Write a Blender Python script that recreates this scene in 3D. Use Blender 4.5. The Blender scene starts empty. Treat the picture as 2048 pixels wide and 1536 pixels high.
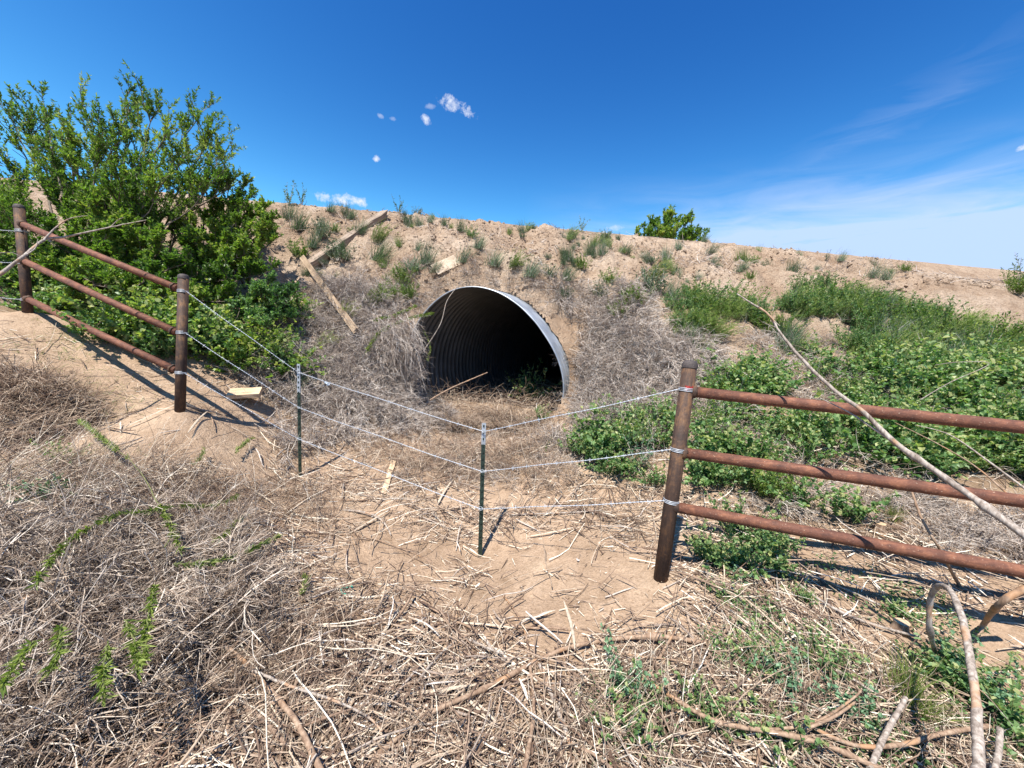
import bpy, math, random
import numpy as np
from mathutils import Vector

random.seed(7)
RNG = np.random.default_rng(11)
D = bpy.data
SC = bpy.context.scene
COL = SC.collection

# ------------------------------------------------------------------ camera
CAM = np.array([0.0, 0.0, 1.65])
PITCH, ROLL = math.radians(8.0), math.radians(4.0)
F_AX = np.array([0, math.cos(PITCH), -math.sin(PITCH)])
_u0 = np.array([0, math.sin(PITCH), math.cos(PITCH)])
_r0 = np.array([1.0, 0, 0])
R_AX = _r0 * math.cos(ROLL) + _u0 * math.sin(ROLL)
U_AX = -_r0 * math.sin(ROLL) + _u0 * math.cos(ROLL)
FPX = 740.0
cam_d = D.cameras.new('camera')
cam_d.lens = 36.0 * FPX / 2048
cam_d.sensor_width = 36.0
cam_d.clip_start = 0.05
cam_d.clip_end = 3000
cam = D.objects.new('camera', cam_d)
COL.objects.link(cam)
from mathutils import Matrix
cam.matrix_world = Matrix(((R_AX[0], U_AX[0], -F_AX[0], CAM[0]),
                           (R_AX[1], U_AX[1], -F_AX[1], CAM[1]),
                           (R_AX[2], U_AX[2], -F_AX[2], CAM[2]),
                           (0, 0, 0, 1)))
SC.camera = cam


def ray(px, py):
    return F_AX + R_AX * ((px - 1024) / FPX) + U_AX * ((768 - py) / FPX)


def P(px, py, d):
    return CAM + d * ray(px, py)


# ------------------------------------------------------------------ light and sky
SUN_EL, SUN_AZ = 64.0, 211.0
sun_d = D.lights.new('sun', 'SUN')
sun_d.energy = 4.9
sun_d.angle = math.radians(0.53)
sun_d.color = (1.0, 0.95, 0.87)
sun = D.objects.new('sun', sun_d)
COL.objects.link(sun)
sdir = Vector((math.sin(math.radians(SUN_AZ)) * math.cos(math.radians(SUN_EL)),
               math.cos(math.radians(SUN_AZ)) * math.cos(math.radians(SUN_EL)),
               math.sin(math.radians(SUN_EL))))
sun.rotation_euler = sdir.to_track_quat('Z', 'Y').to_euler()
sun.location = sdir * 30
SC.view_settings.view_transform = 'Standard'
SC.view_settings.look = 'None'
SC.view_settings.exposure = 0.98
SC.view_settings.gamma = 1
SC.view_settings.use_curve_mapping = False
SC.cycles.max_bounces = 6
SC.cycles.diffuse_bounces = 3
SC.cycles.transparent_max_bounces = 8
SC.cycles.use_denoising = True

world = D.worlds.new('World')
SC.world = world
world.use_nodes = True
wt = world.node_tree
wt.nodes.clear()


def N(t, typ, **kw):
    n = t.nodes.new(typ)
    for k, v in kw.items():
        setattr(n, k, v)
    return n


def math_n(t, op, a, b=None, c=None, clamp=False):
    n = t.nodes.new('ShaderNodeMath')
    n.operation = op
    n.use_clamp = clamp
    for i, v in enumerate((a, b, c)):
        if v is None:
            continue
        if isinstance(v, (int, float)):
            n.inputs[i].default_value = v
        else:
            t.links.new(v, n.inputs[i])
    return n.outputs[0]


def build_world():
    t = wt
    L = t.links.new
    sky = N(t, 'ShaderNodeTexSky', sky_type='NISHITA', sun_disc=False)
    sky.sun_elevation = math.radians(SUN_EL)
    sky.sun_rotation = math.radians(SUN_AZ)
    sky.altitude = 1600
    sky.air_density = 1.0
    sky.dust_density = 0.35
    sky.ozone_density = 2.2
    # the phone's rendering of a clear high plains sky: deeper overhead, cleaner blue
    sp = N(t, 'ShaderNodeSeparateColor'); cb = N(t, 'ShaderNodeCombineColor')
    L(sky.outputs[0], sp.inputs[0])
    for q, (c0, g, k) in enumerate(SKY_CURVE):
        r = math_n(t, 'MINIMUM', math_n(t, 'DIVIDE', sp.outputs[q], c0), 1.55)
        L(math_n(t, 'MULTIPLY', math_n(t, 'POWER', r, g), k), cb.inputs[q])
    hs = cb
    geo = N(t, 'ShaderNodeTexCoord')
    sep = N(t, 'ShaderNodeSeparateXYZ')
    L(geo.outputs['Generated'], sep.inputs[0])
    X, Y, Z = sep.outputs
    az = math_n(t, 'ARCTAN2', X, Y)
    el = math_n(t, 'ARCSINE', Z)
    # domain for the clouds: a direction in azimuth / elevation
    comb = N(t, 'ShaderNodeCombineXYZ')
    L(az, comb.inputs[0]); L(el, comb.inputs[1])
    warp = N(t, 'ShaderNodeTexNoise')
    warp.inputs['Scale'].default_value = 34.0
    warp.inputs['Detail'].default_value = 7.0
    warp.inputs['Roughness'].default_value = 0.7
    L(comb.outputs[0], warp.inputs['Vector'])
    puff = None
    # small fair weather clouds: azimuth, elevation, half widths, tilt
    for (px, py, rx, ry, tilt, k) in ((903, 209, 32, 12, 14, 1.0), (930, 220, 28, 11, 16, 1.0), (852, 240, 13, 8, 20, .85), (752, 316, 9, 8, 0, 1.0),
                                   (672, 398, 46, 13, 4, 1.0), (712, 400, 36, 12, 4, 1.0), (762, 233, 8, 5, 10, .4), (785, 238, 8, 4, 0, .3),
                                   (2052, 292, 24, 12, -14, 1.0), (1231, 456, 18, 6, 0, .6), (860, 213, 11, 5, -5, .3)):
        v = ray(px, py); v = v / np.linalg.norm(v)
        a0 = math.atan2(v[0], v[1]); e0 = math.asin(v[2])
        v2 = ray(px + rx, py); v2 /= np.linalg.norm(v2)
        ra = math.hypot(math.atan2(v2[0], v2[1]) - a0, math.asin(v2[2]) - e0)
        re = ra * ry / rx
        da = math_n(t, 'SUBTRACT', az, a0)
        de = math_n(t, 'SUBTRACT', el, e0)
        th = math.radians(-tilt + 2)
        u = math_n(t, 'ADD', math_n(t, 'MULTIPLY', da, math.cos(th) / ra), math_n(t, 'MULTIPLY', de, math.sin(th) / ra))
        w = math_n(t, 'ADD', math_n(t, 'MULTIPLY', da, -math.sin(th) / re), math_n(t, 'MULTIPLY', de, math.cos(th) / re))
        r2 = math_n(t, 'ADD', math_n(t, 'MULTIPLY', u, u), math_n(t, 'MULTIPLY', w, w))
        m = math_n(t, 'SUBTRACT', 1.0, r2)
        m = math_n(t, 'SUBTRACT', math_n(t, 'MULTIPLY', m, 1.1), 0.25)
        m = math_n(t, 'MULTIPLY', math_n(t, 'ADD', m, math_n(t, 'MULTIPLY', math_n(t, 'SUBTRACT', warp.outputs[0], 0.5), 5.2)), 0.8, clamp=True)
        # keep the noise from leaking far outside the cloud
        g = math_n(t, 'SUBTRACT', 2.9, r2, clamp=True)
        m = math_n(t, 'MULTIPLY', math_n(t, 'MULTIPLY', m, g), k)
        puff = m if puff is None else math_n(t, 'MAXIMUM', puff, m)
    # thin high cirrus streaks low in the right of the sky
    mp = N(t, 'ShaderNodeMapping')
    mp.inputs['Scale'].default_value = (3.0, 17.0, 1)
    mp.inputs['Rotation'].default_value = (0, 0, math.radians(-3))
    L(comb.outputs[0], mp.inputs[0])
    ci = N(t, 'ShaderNodeTexNoise')
    ci.inputs['Scale'].default_value = 1.5
    ci.inputs['Detail'].default_value = 8.0
    ci.inputs['Roughness'].default_value = 0.55
    ci.inputs['Distortion'].default_value = 0.8
    L(mp.outputs[0], ci.inputs['Vector'])
    low = N(t, 'ShaderNodeMapRange')
    low.inputs['From Min'].default_value = 0.40
    low.inputs['From Max'].default_value = 0.20
    L(el, low.inputs[0])
    side = N(t, 'ShaderNodeMapRange')
    side.inputs['From Min'].default_value = 0.0
    side.inputs['From Max'].default_value = 0.6
    L(az, side.inputs[0])
    lowp = math_n(t, 'POWER', low.outputs[0], 1.6)
    msk = math_n(t, 'MULTIPLY', lowp, side.outputs[0])
    n2 = N(t, 'ShaderNodeMapRange')
    n2.inputs['From Min'].default_value = 0.30
    n2.inputs['From Max'].default_value = 0.72
    L(ci.outputs[0], n2.inputs[0])
    cir = math_n(t, 'MULTIPLY', msk, math_n(t, 'ADD', math_n(t, 'MULTIPLY', n2.outputs[0], 1.9), math_n(t, 'MULTIPLY', lowp, 0.9)), clamp=True)
    # one long faint streak
    d1 = math_n(t, 'SUBTRACT', el, math_n(t, 'ADD', math_n(t, 'MULTIPLY', math_n(t, 'SUBTRACT', az, 0.62), 0.42), 0.37))
    d1 = math_n(t, 'ADD', d1, math_n(t, 'MULTIPLY', math_n(t, 'SUBTRACT', ci.outputs[0], 0.5), 0.16))
    s1 = math_n(t, 'SUBTRACT', 1.0, math_n(t, 'MULTIPLY', math_n(t, 'ABSOLUTE', d1), 26.0), clamp=True)
    sw = math_n(t, 'SUBTRACT', 1.0, math_n(t, 'MULTIPLY', math_n(t, 'ABSOLUTE', math_n(t, 'SUBTRACT', az, 0.68)), 3.4), clamp=True)
    s1 = math_n(t, 'MULTIPLY', math_n(t, 'MULTIPLY', s1, sw), math_n(t, 'MULTIPLY', n2.outputs[0], 0.3), clamp=True)
    cir = math_n(t, 'MULTIPLY', math_n(t, 'MAXIMUM', cir, s1), 0.72)
    mix1 = N(t, 'ShaderNodeMixRGB')
    L(cir, mix1.inputs[0]); L(hs.outputs[0], mix1.inputs[1])
    mix1.inputs[2].default_value = CIRRUS_COL
    mix2 = N(t, 'ShaderNodeMixRGB')
    L(puff, mix2.inputs[0]); L(mix1.outputs[0], mix2.inputs[1])
    mix2.inputs[2].default_value = CLOUD_COL
    bg = N(t, 'ShaderNodeBackground')
    bg.inputs['Strength'].default_value = SKY_STRENGTH
    L(mix2.outputs[0], bg.inputs['Color'])
    out = N(t, 'ShaderNodeOutputWorld')
    L(bg.outputs[0], out.inputs['Surface'])


SKY_STRENGTH = 0.1
SKY_CURVE = ((1.06, 2.6, .26), (1.80, 1.9, 1.36), (3.32, 1.3, 3.75))
CIRRUS_COL = (3.7, 4.2, 5.5, 1)
CLOUD_COL = (4.6, 4.9, 5.6, 1)
build_world()


# ------------------------------------------------------------------ mesh helpers
def tag(o, label=None, cat=None, group=None, kind=None):
    for k, v in (('label', label), ('category', cat), ('group', group), ('kind', kind)):
        if v:
            o[k] = v
    return o


def norm(a):
    return a / (np.linalg.norm(a, axis=-1, keepdims=True) + 1e-9)


class Mesh:
    """Gathers batches of faces into one mesh; every face batch has a material slot, every vertex a random value."""
    def __init__(self):
        self.v, self.f, self.m, self.s, self.r = [], [], [], [], []
        self.n = 0

    def add(self, verts, faces, mat=0, rnd=None, smooth=False):
        verts = np.asarray(verts, float).reshape(-1, 3)
        faces = np.asarray(faces, int)
        self.v.append(verts)
        self.f.append(faces + self.n)
        self.m.append(np.full(len(faces), mat)); self.s.append(np.full(len(faces), smooth))
        if rnd is None:
            rnd = np.random.default_rng(len(self.v)).random(1)[0]
        self.r.append(np.broadcast_to(rnd, (len(verts),)).astype(float))
        self.n += len(verts)

    def tris(self):
        return sum((f.shape[1] - 2) * len(f) for f in self.f)

    def build(self, name, mats, parent=None, base=None):
        me = D.meshes.new(name)
        v = np.concatenate(self.v)
        if base is not None:
            v = v - np.asarray(base)
        me.vertices.add(len(v))
        me.vertices.foreach_set('co', v.astype(np.float32).ravel())
        loops = np.concatenate([f.ravel() for f in self.f]).astype(np.int32)
        tot = np.concatenate([np.full(len(f), f.shape[1]) for f in self.f]).astype(np.int32)
        st = np.concatenate(([0], np.cumsum(tot)[:-1])).astype(np.int32)
        me.loops.add(len(loops)); me.loops.foreach_set('vertex_index', loops)
        me.polygons.add(len(tot))
        me.polygons.foreach_set('loop_start', st)
        me.polygons.foreach_set('loop_total', tot)
        me.polygons.foreach_set('material_index', np.concatenate(self.m).astype(np.int32))
        me.polygons.foreach_set('use_smooth', np.concatenate(self.s).astype(bool))
        at = me.attributes.new('rnd', 'FLOAT', 'POINT')
        at.data.foreach_set('value', np.concatenate(self.r).astype(np.float32))
        me.update(calc_edges=True)
        for m in (mats if isinstance(mats, (list, tuple)) else [mats]):
            me.materials.append(m)
        o = D.objects.new(name, me)
        COL.objects.link(o)
        if parent is not None:
            o.parent = parent
        elif base is not None:
            o.location = Vector(base)
        TRI[name.split('.')[0]] = TRI.get(name.split('.')[0], 0) + self.tris()
        return o


TRI = {}


def empty(name, loc, label, cat, group=None):
    o = D.objects.new(name, None)
    o.empty_display_size = 0.1
    COL.objects.link(o)
    o.location = Vector(loc)
    return tag(o, label, cat, group)


def tubes(M, C, rad, sides=3, mat=0, rnd=None, caps=False):
    """C: [N,K,3] centre lines, rad: [N,K] or [K]."""
    C = np.asarray(C, float)
    n, k, _ = C.shape
    rad = np.broadcast_to(np.asarray(rad, float), (n, k))
    T = np.empty_like(C)
    T[:, 1:-1] = C[:, 2:] - C[:, :-2]
    T[:, 0] = C[:, 1] - C[:, 0]
    T[:, -1] = C[:, -1] - C[:, -2]
    T = norm(T)
    avg = norm(C[:, -1] - C[:, 0] + 1e-6)
    ref = np.where(np.abs(avg[:, 2:3]) > 0.8, np.array([[1.0, 0, 0]]), np.array([[0, 0, 1.0]]))
    nn = norm(np.cross(T, ref[:, None, :]))
    bb = np.cross(T, nn)
    a = np.arange(sides) * 2 * math.pi / sides
    V = C[:, :, None, :] + rad[:, :, None, None] * (nn[:, :, None, :] * np.cos(a)[None, None, :, None] + bb[:, :, None, :] * np.sin(a)[None, None, :, None])
    V = V.reshape(-1, 3)
    i = np.arange(n)[:, None, None] * (k * sides)
    j = np.arange(k - 1)[None, :, None] * sides
    s = np.arange(sides)[None, None, :]
    s2 = (s + 1) % sides
    F = np.stack([i + j + s, i + j + s2, i + j + sides + s2, i + j + sides + s], -1).reshape(-1, 4)
    if rnd is None:
        rnd = RNG.random(n)
    rv = np.repeat(np.broadcast_to(rnd, (n,)), k * sides)
    off = M.n
    M.add(V, F, mat, rv, smooth=sides > 3)
    if caps:
        for q in range(n):
            b = q * k * sides
            M.f.append(np.array([[off + b + x for x in range(sides)][::-1], [off + b + (k - 1) * sides + x for x in range(sides)]]))
            M.m.append(np.full(2, mat)); M.s.append(np.full(2, False))


def curves(S, Dr, Ln, K=5, g=(0, 0, -0.5), wob=0.25):
    """Curved centre lines from start S along Dr with length Ln, bending towards g."""
    S = np.asarray(S, float); n = len(S)
    d = norm(np.asarray(Dr, float)).copy()
    g = np.broadcast_to(np.asarray(g, float), (n, 3))
    out = np.empty((n, K, 3)); out[:, 0] = S
    Ln = np.broadcast_to(Ln, (n,))
    step = (Ln / (K - 1))[:, None]
    for k in range(1, K):
        d = norm(d + g / (K - 1) + RNG.normal(0, wob / math.sqrt(K), (n, 3)))
        out[:, k] = out[:, k - 1] + d * step
    return out


def leaves(M, B, Dr, Nr, Ln, Wd, shape='oval', mat=0, rnd=None, fold=0.25, droop=0.15):
    B = np.asarray(B, float); n = len(B)
    Dr = norm(Dr); side = norm(np.cross(Dr, Nr)); up = np.cross(side, Dr)
    Ln = np.broadcast_to(Ln, (n,))[:, None]; Wd = np.broadcast_to(Wd, (n,))[:, None]

    def pt(u, v, h):
        return B + Dr * Ln * u + side * Wd * v + up * Wd * h
    if shape == 'narrow':
        V = np.stack([pt(0, 0, 0), pt(.45, -.5, fold), pt(1, 0, -droop), pt(.45, .5, fold)], 1)
        F0 = np.array([[0, 2, 1], [0, 3, 2]]); k = 4
    else:
        V = np.stack([pt(0, 0, 0), pt(.28, -.46, fold), pt(.72, -.42, fold), pt(1, 0, -droop), pt(.72, .42, fold), pt(.28, .46, fold)], 1)
        F0 = np.array([[0, 3, 2, 1], [0, 5, 4, 3]]); k = 6
    F = (np.arange(n)[:, None, None] * k + F0[None]).reshape(-1, F0.shape[1])
    if rnd is None:
        rnd = RNG.random(n)
    M.add(V.reshape(-1, 3), F, mat, np.repeat(np.broadcast_to(rnd, (n,)), k))


def blades(M, S, Dr, Ln, Wd, g=(0, 0, -0.4), K=4, mat=0, rnd=None, wob=0.1):
    """Grass blades: flat tapering strips."""
    C = curves(S, Dr, Ln, K, g, wob)
    n = len(C)
    side = norm(np.cross(C[:, -1] - C[:, 0], RNG.normal(0, 1, (n, 3))))
    Wd = np.broadcast_to(Wd, (n,))
    w = np.linspace(1, 0.08, K)[None, :, None] * Wd[:, None, None] * .5
    V = np.stack([C - side[:, None] * w, C + side[:, None] * w], 2).reshape(-1, 3)
    i = np.arange(n)[:, None] * (2 * K); j = np.arange(K - 1)[None, :] * 2
    a = (i + j)
    F = np.stack([a, a + 1, a + 3, a + 2], -1).reshape(-1, 4)
    if rnd is None:
        rnd = RNG.random(n)
    M.add(V, F, mat, np.repeat(rnd, 2 * K))


def box(M, c, ax, half, mat=0, rnd=.5, jit=0.0):
    ax = np.asarray(ax, float)
    V = np.array([[x, y, z] for x in (-1, 1) for y in (-1, 1) for z in (-1, 1)], float) * np.asarray(half)
    V = V @ ax + np.asarray(c)
    if jit:
        V += RNG.normal(0, jit, V.shape)
    F = [[0, 1, 3, 2], [4, 6, 7, 5], [0, 4, 5, 1], [2, 3, 7, 6], [0, 2, 6, 4], [1, 5, 7, 3]]
    M.add(V, F, mat, rnd)


def rdir(n, zmin=-1.0):
    v = norm(RNG.normal(0, 1, (n, 3)))
    if zmin > -1:
        v[:, 2] = np.where(v[:, 2] < zmin, -v[:, 2], v[:, 2])
    return v


# value noise for real relief
_PERM = np.random.default_rng(3).random((256, 256))


def vnoise(x, y):
    xi = np.floor(x).astype(int); yi = np.floor(y).astype(int)
    fx = x - xi; fy = y - yi
    fx = fx * fx * (3 - 2 * fx); fy = fy * fy * (3 - 2 * fy)
    a = _PERM[xi & 255, yi & 255]; b = _PERM[(xi + 1) & 255, yi & 255]
    c = _PERM[xi & 255, (yi + 1) & 255]; d = _PERM[(xi + 1) & 255, (yi + 1) & 255]
    return (a * (1 - fx) + b * fx) * (1 - fy) + (c * (1 - fx) + d * fx) * fy - 0.5


def fbm(x, y, o=4, gain=.5):
    r = 0; a = 1.0; f = 1.0
    for i in range(o):
        r = r + a * vnoise(x * f + 17.3 * i, y * f + 9.1 * i)
        a *= gain; f *= 2.07
    return r


def gn_scatter(name, label, protos, pos, rot, scl, mats=None):
    """One stuff object: instances of the prototype meshes on given points."""
    col = D.collections.new(name + '_kinds')
    for i, o in enumerate(protos):
        col.objects.link(o)
    me = D.meshes.new(name)
    me.vertices.add(len(pos)); me.vertices.foreach_set('co', np.asarray(pos, np.float32).ravel())
    me.attributes.new('rot', 'FLOAT_VECTOR', 'POINT').data.foreach_set('vector', np.asarray(rot, np.float32).ravel())
    me.attributes.new('scl', 'FLOAT_VECTOR', 'POINT').data.foreach_set('vector', np.asarray(scl, np.float32).ravel())
    o = D.objects.new(name, me); COL.objects.link(o)
    ng = D.node_groups.new(name, 'GeometryNodeTree')
    ng.interface.new_socket('Geometry', in_out='INPUT', socket_type='NodeSocketGeometry')
    ng.interface.new_socket('Geometry', in_out='OUTPUT', socket_type='NodeSocketGeometry')
    nd = ng.nodes; ln = ng.links.new
    gi = nd.new('NodeGroupInput'); go = nd.new('NodeGroupOutput')
    ip = nd.new('GeometryNodeInstanceOnPoints'); ip.inputs['Pick Instance'].default_value = True
    ci = nd.new('GeometryNodeCollectionInfo'); ci.inputs['Collection'].default_value = col
    ci.inputs['Separate Children'].default_value = True; ci.inputs['Reset Children'].default_value = True
    a = nd.new('GeometryNodeInputNamedAttribute'); a.data_type = 'FLOAT_VECTOR'; a.inputs['Name'].default_value = 'rot'
    b = nd.new('GeometryNodeInputNamedAttribute'); b.data_type = 'FLOAT_VECTOR'; b.inputs['Name'].default_value = 'scl'
    e = nd.new('FunctionNodeEulerToRotation')
    ln(a.outputs['Attribute'], e.inputs[0]); ln(e.outputs[0], ip.inputs['Rotation']); ln(b.outputs['Attribute'], ip.inputs['Scale'])
    ln(gi.outputs[0], ip.inputs['Points']); ln(ci.outputs[0], ip.inputs['Instance']); ln(ip.outputs[0], go.inputs[0])
    md = o.modifiers.new('scatter', 'NODES'); md.node_group = ng
    return tag(o, label, None, None, 'stuff')


# ------------------------------------------------------------------ materials
def principled(name, rough=0.8, metallic=0.0, spec=0.3):
    m = D.materials.new(name)
    m.use_nodes = True
    t = m.node_tree
    b = t.nodes['Principled BSDF']
    b.inputs['Roughness'].default_value = rough
    b.inputs['Metallic'].default_value = metallic
    b.inputs['Specular IOR Level'].default_value = spec
    return m, t, b


def ramp(t, fac, stops, interp='LINEAR'):
    r = t.nodes.new('ShaderNodeValToRGB')
    r.color_ramp.interpolation = interp
    e = r.color_ramp.elements
    while len(e) > 1:
        e.remove(e[-1])
    for i, (p, c) in enumerate(stops):
        x = e[0] if i == 0 else e.new(p)
        x.position = p
        x.color = (c[0], c[1], c[2], 1)
    t.links.new(fac, r.inputs[0])
    return r.outputs[0]


def noise(t, scale, detail=4, rough=.6, vec=None, dist=0):
    n = t.nodes.new('ShaderNodeTexNoise')
    n.inputs['Scale'].default_value = scale
    n.inputs['Detail'].default_value = detail
    n.inputs['Roughness'].default_value = rough
    n.inputs['Distortion'].default_value = dist
    if vec is not None:
        t.links.new(vec, n.inputs['Vector'])
    return n.outputs[0]


def coords(t, scale=None):
    c = t.nodes.new('ShaderNodeTexCoord').outputs['Object']
    if scale:
        m = t.nodes.new('ShaderNodeMapping')
        m.inputs['Scale'].default_value = scale
        t.links.new(c, m.inputs[0])
        return m.outputs[0]
    return c


def rnd_attr(t):
    a = t.nodes.new('ShaderNodeAttribute')
    a.attribute_name = 'rnd'
    return a.outputs['Fac']


def mixc(t, fac, a, b, mode='MIX'):
    m = t.nodes.new('ShaderNodeMixRGB')
    m.blend_type = mode
    for i, v in enumerate((fac, a, b)):
        if isinstance(v, (int, float)):
            m.inputs[i].default_value = v
        elif isinstance(v, tuple):
            m.inputs[i].default_value = (v[0], v[1], v[2], 1)
        else:
            t.links.new(v, m.inputs[i])
    return m.outputs[0]


def bump(t, b, h, strength=.5, dist=.01):
    n = t.nodes.new('ShaderNodeBump')
    n.inputs['Strength'].default_value = strength
    n.inputs['Distance'].default_value = dist
    t.links.new(h, n.inputs['Height'])
    t.links.new(n.outputs[0], b.inputs['Normal'])


def mat_leaf(name, stops, transl=.42, rough=.45, spec=.35):
    m, t, b = principled(name, rough, 0, spec)
    c = ramp(t, rnd_attr(t), stops)
    c = mixc(t, 0.35, c, ramp(t, noise(t, 3.0, 2, .5, coords(t)), [(0.3, (.55, .55, .55)), (.7, (1.35, 1.3, 1.2))]), 'MULTIPLY')
    t.links.new(c, b.inputs['Base Color'])
    tr = t.nodes.new('ShaderNodeBsdfTranslucent')
    tc = mixc(t, 1.0, c, (1.25, 1.5, .6), 'MULTIPLY')
    t.links.new(tc, tr.inputs['Color'])
    mx = t.nodes.new('ShaderNodeMixShader')
    mx.inputs[0].default_value = transl
    t.links.new(b.outputs[0], mx.inputs[1]); t.links.new(tr.outputs[0], mx.inputs[2])
    t.links.new(mx.outputs[0], t.nodes['Material Output'].inputs[0])
    return m


def mat_dry(name, stops, rough=.75, scale=60, lo=.6):
    m, t, b = principled(name, rough, 0, .25)
    c = ramp(t, rnd_attr(t), stops)
    c = mixc(t, 1.0, c, ramp(t, noise(t, scale, 3, .6, coords(t)), [(.3, (lo, lo, lo)), (.7, (1.15, 1.15, 1.15))]), 'MULTIPLY')
    t.links.new(c, b.inputs['Base Color'])
    return m


M_LEAF = mat_leaf('willow_leaf', [(0, (.045, .095, .018)), (.4, (.105, .19, .034)), (.85, (.21, .30, .06)), (1, (.34, .37, .10))])
M_LEAF_ROUND = mat_leaf('snowberry_leaf', [(0, (.045, .10, .035)), (.45, (.11, .21, .075)), (.85, (.22, .34, .14)), (1, (.38, .40, .18))])
M_LEAF_BLUE = mat_leaf('bluegreen_leaf', [(0, (.05, .12, .06)), (.6, (.10, .20, .11)), (1, (.20, .33, .19))], .25)
M_FEATHER = mat_leaf('feathery_leaf', [(0, (.08, .14, .03)), (.6, (.14, .23, .045)), (1, (.26, .33, .07))], .3)
M_GREY_GRASS = mat_leaf('grey_grass', [(0, (.06, .10, .055)), (.6, (.10, .16, .085)), (1, (.18, .23, .12))], .2)
M_SPRIG = mat_leaf('fresh_sprig', [(0, (.09, .14, .03)), (.6, (.19, .25, .055)), (1, (.34, .38, .12))], .35)
M_TWIG = mat_dry('grey_twig', [(0, (.15, .105, .08)), (.3, (.30, .235, .19)), (.65, (.48, .405, .34)), (1, (.68, .61, .54))])
M_TWIG_BROWN = mat_dry('brown_twig', [(0, (.15, .09, .06)), (.4, (.29, .20, .14)), (.8, (.46, .35, .25)), (1, (.64, .53, .41))])
M_STRAW = mat_dry('straw', [(0, (.09, .055, .04)), (.35, (.23, .155, .11)), (.65, (.41, .31, .225)), (.86, (.58, .48, .365)), (.95, (.74, .66, .53)), (1, (.82, .76, .66))])
M_TWIG_WARM = mat_dry('warm_grey_twig', [(0, (.11, .072, .05)), (.3, (.25, .18, .13)), (.65, (.42, .335, .26)), (.9, (.60, .51, .42)), (1, (.68, .60, .51))])
M_TWIG_DARK = mat_dry('dark_shade_twig', [(0, (.04, .027, .02)), (.5, (.10, .068, .048)), (1, (.20, .14, .10))])  # near-black twigs: the shade inside the brush put into their colour
M_STEM = mat_dry('green_stem', [(0, (.10, .12, .04)), (1, (.22, .22, .09))])
M_BARK = mat_dry('shrub_bark', [(0, (.10, .075, .055)), (1, (.2, .16, .125))])


def mat_branch(name, a, b_, c_, sc=(40, 40, 6)):
    m, t, b = principled(name, .75, 0, .25)
    n = noise(t, 1.0, 6, .65, coords(t, sc), .5)
    c = ramp(t, n, [(.3, a), (.5, b_), (.72, c_)])
    pat = noise(t, 7, 2, .5, coords(t))
    c = mixc(t, ramp(t, pat, [(.60, (0, 0, 0)), (.64, (1, 1, 1))]), c, mixc(t, .5, c, (.42, .22, .10)))
    t.links.new(c, b.inputs['Base Color'])
    bump(t, b, n, .6, .004)
    return m


M_BRANCH = mat_branch('weathered_branch', (.11, .08, .06), (.29, .24, .20), (.50, .45, .39), (60, 60, 9))
M_BRANCH_BROWN = mat_branch('brown_branch', (.12, .07, .045), (.27, .18, .12), (.42, .31, .22))


def mat_ground():
    m, t, b = principled('dry_dirt', .95, 0, .1)
    co = coords(t)
    n1 = noise(t, 1.1, 5, .6, co)
    n2 = noise(t, 9, 6, .7, co)
    n3 = noise(t, 60, 4, .7, co)
    c = ramp(t, n1, [(.3, (.30, .21, .14)), (.5, (.38, .27, .185)), (.7, (.45, .335, .235))])
    c = mixc(t, .8, c, ramp(t, n2, [(.3, (.7, .66, .62)), (.55, (1, 1, 1)), (.75, (1.2, 1.17, 1.12))]), 'MULTIPLY')
    c = mixc(t, .8, c, ramp(t, n3, [(.35, (.72, .7, .67)), (.6, (1.1, 1.1, 1.1))]), 'MULTIPLY')
    at = t.nodes.new('ShaderNodeAttribute'); at.attribute_name = 'gap_shade'
    c = mixc(t, at.outputs['Fac'], c, ramp(t, n3, [(.3, (.04, .026, .018)), (.6, (.10, .065, .043)), (.75, (.19, .13, .085))]))  # soil colour darkened to paint the shade between stems
    t.links.new(c, b.inputs['Base Color'])
    h = math_n(t, 'ADD', math_n(t, 'MULTIPLY', n2, 1.0), math_n(t, 'MULTIPLY', n3, .5))
    bump(t, b, h, .9, .03)
    return m


def mat_bank():
    m, t, b = principled('eroded_bank_dirt', .95, 0, .1)
    co = coords(t)
    n1 = noise(t, .9, 5, .6, co)
    n2 = noise(t, 7, 6, .7, co)
    n3 = noise(t, 34, 5, .75, co)
    c = ramp(t, n1, [(.28, (.31, .215, .145)), (.5, (.42, .31, .22)), (.7, (.52, .41, .31))])
    c = mixc(t, .8, c, ramp(t, n2, [(.3, (.66, .6, .55)), (.52, (1, 1, 1)), (.75, (1.15, 1.12, 1.1))]), 'MULTIPLY')
    c = mixc(t, .9, c, ramp(t, n3, [(.36, (.55, .5, .46)), (.5, (1, 1, 1)), (.7, (1.15, 1.15, 1.15))]), 'MULTIPLY')
    t.links.new(c, b.inputs['Base Color'])
    h = math_n(t, 'ADD', math_n(t, 'MULTIPLY', n2, 1.0), math_n(t, 'MULTIPLY', n3, .6))
    bump(t, b, h, 1.0, .08)
    return m


M_GROUND = mat_ground()
M_BANK = mat_bank()
mr, t_, b_ = principled('road_gravel', .95, 0, .1)
t_.links.new(ramp(t_, noise(t_, 30, 5, .7, coords(t_)), [(.3, (.34, .27, .21)), (.7, (.52, .44, .36))]), b_.inputs['Base Color'])
M_ROAD = mr


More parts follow.
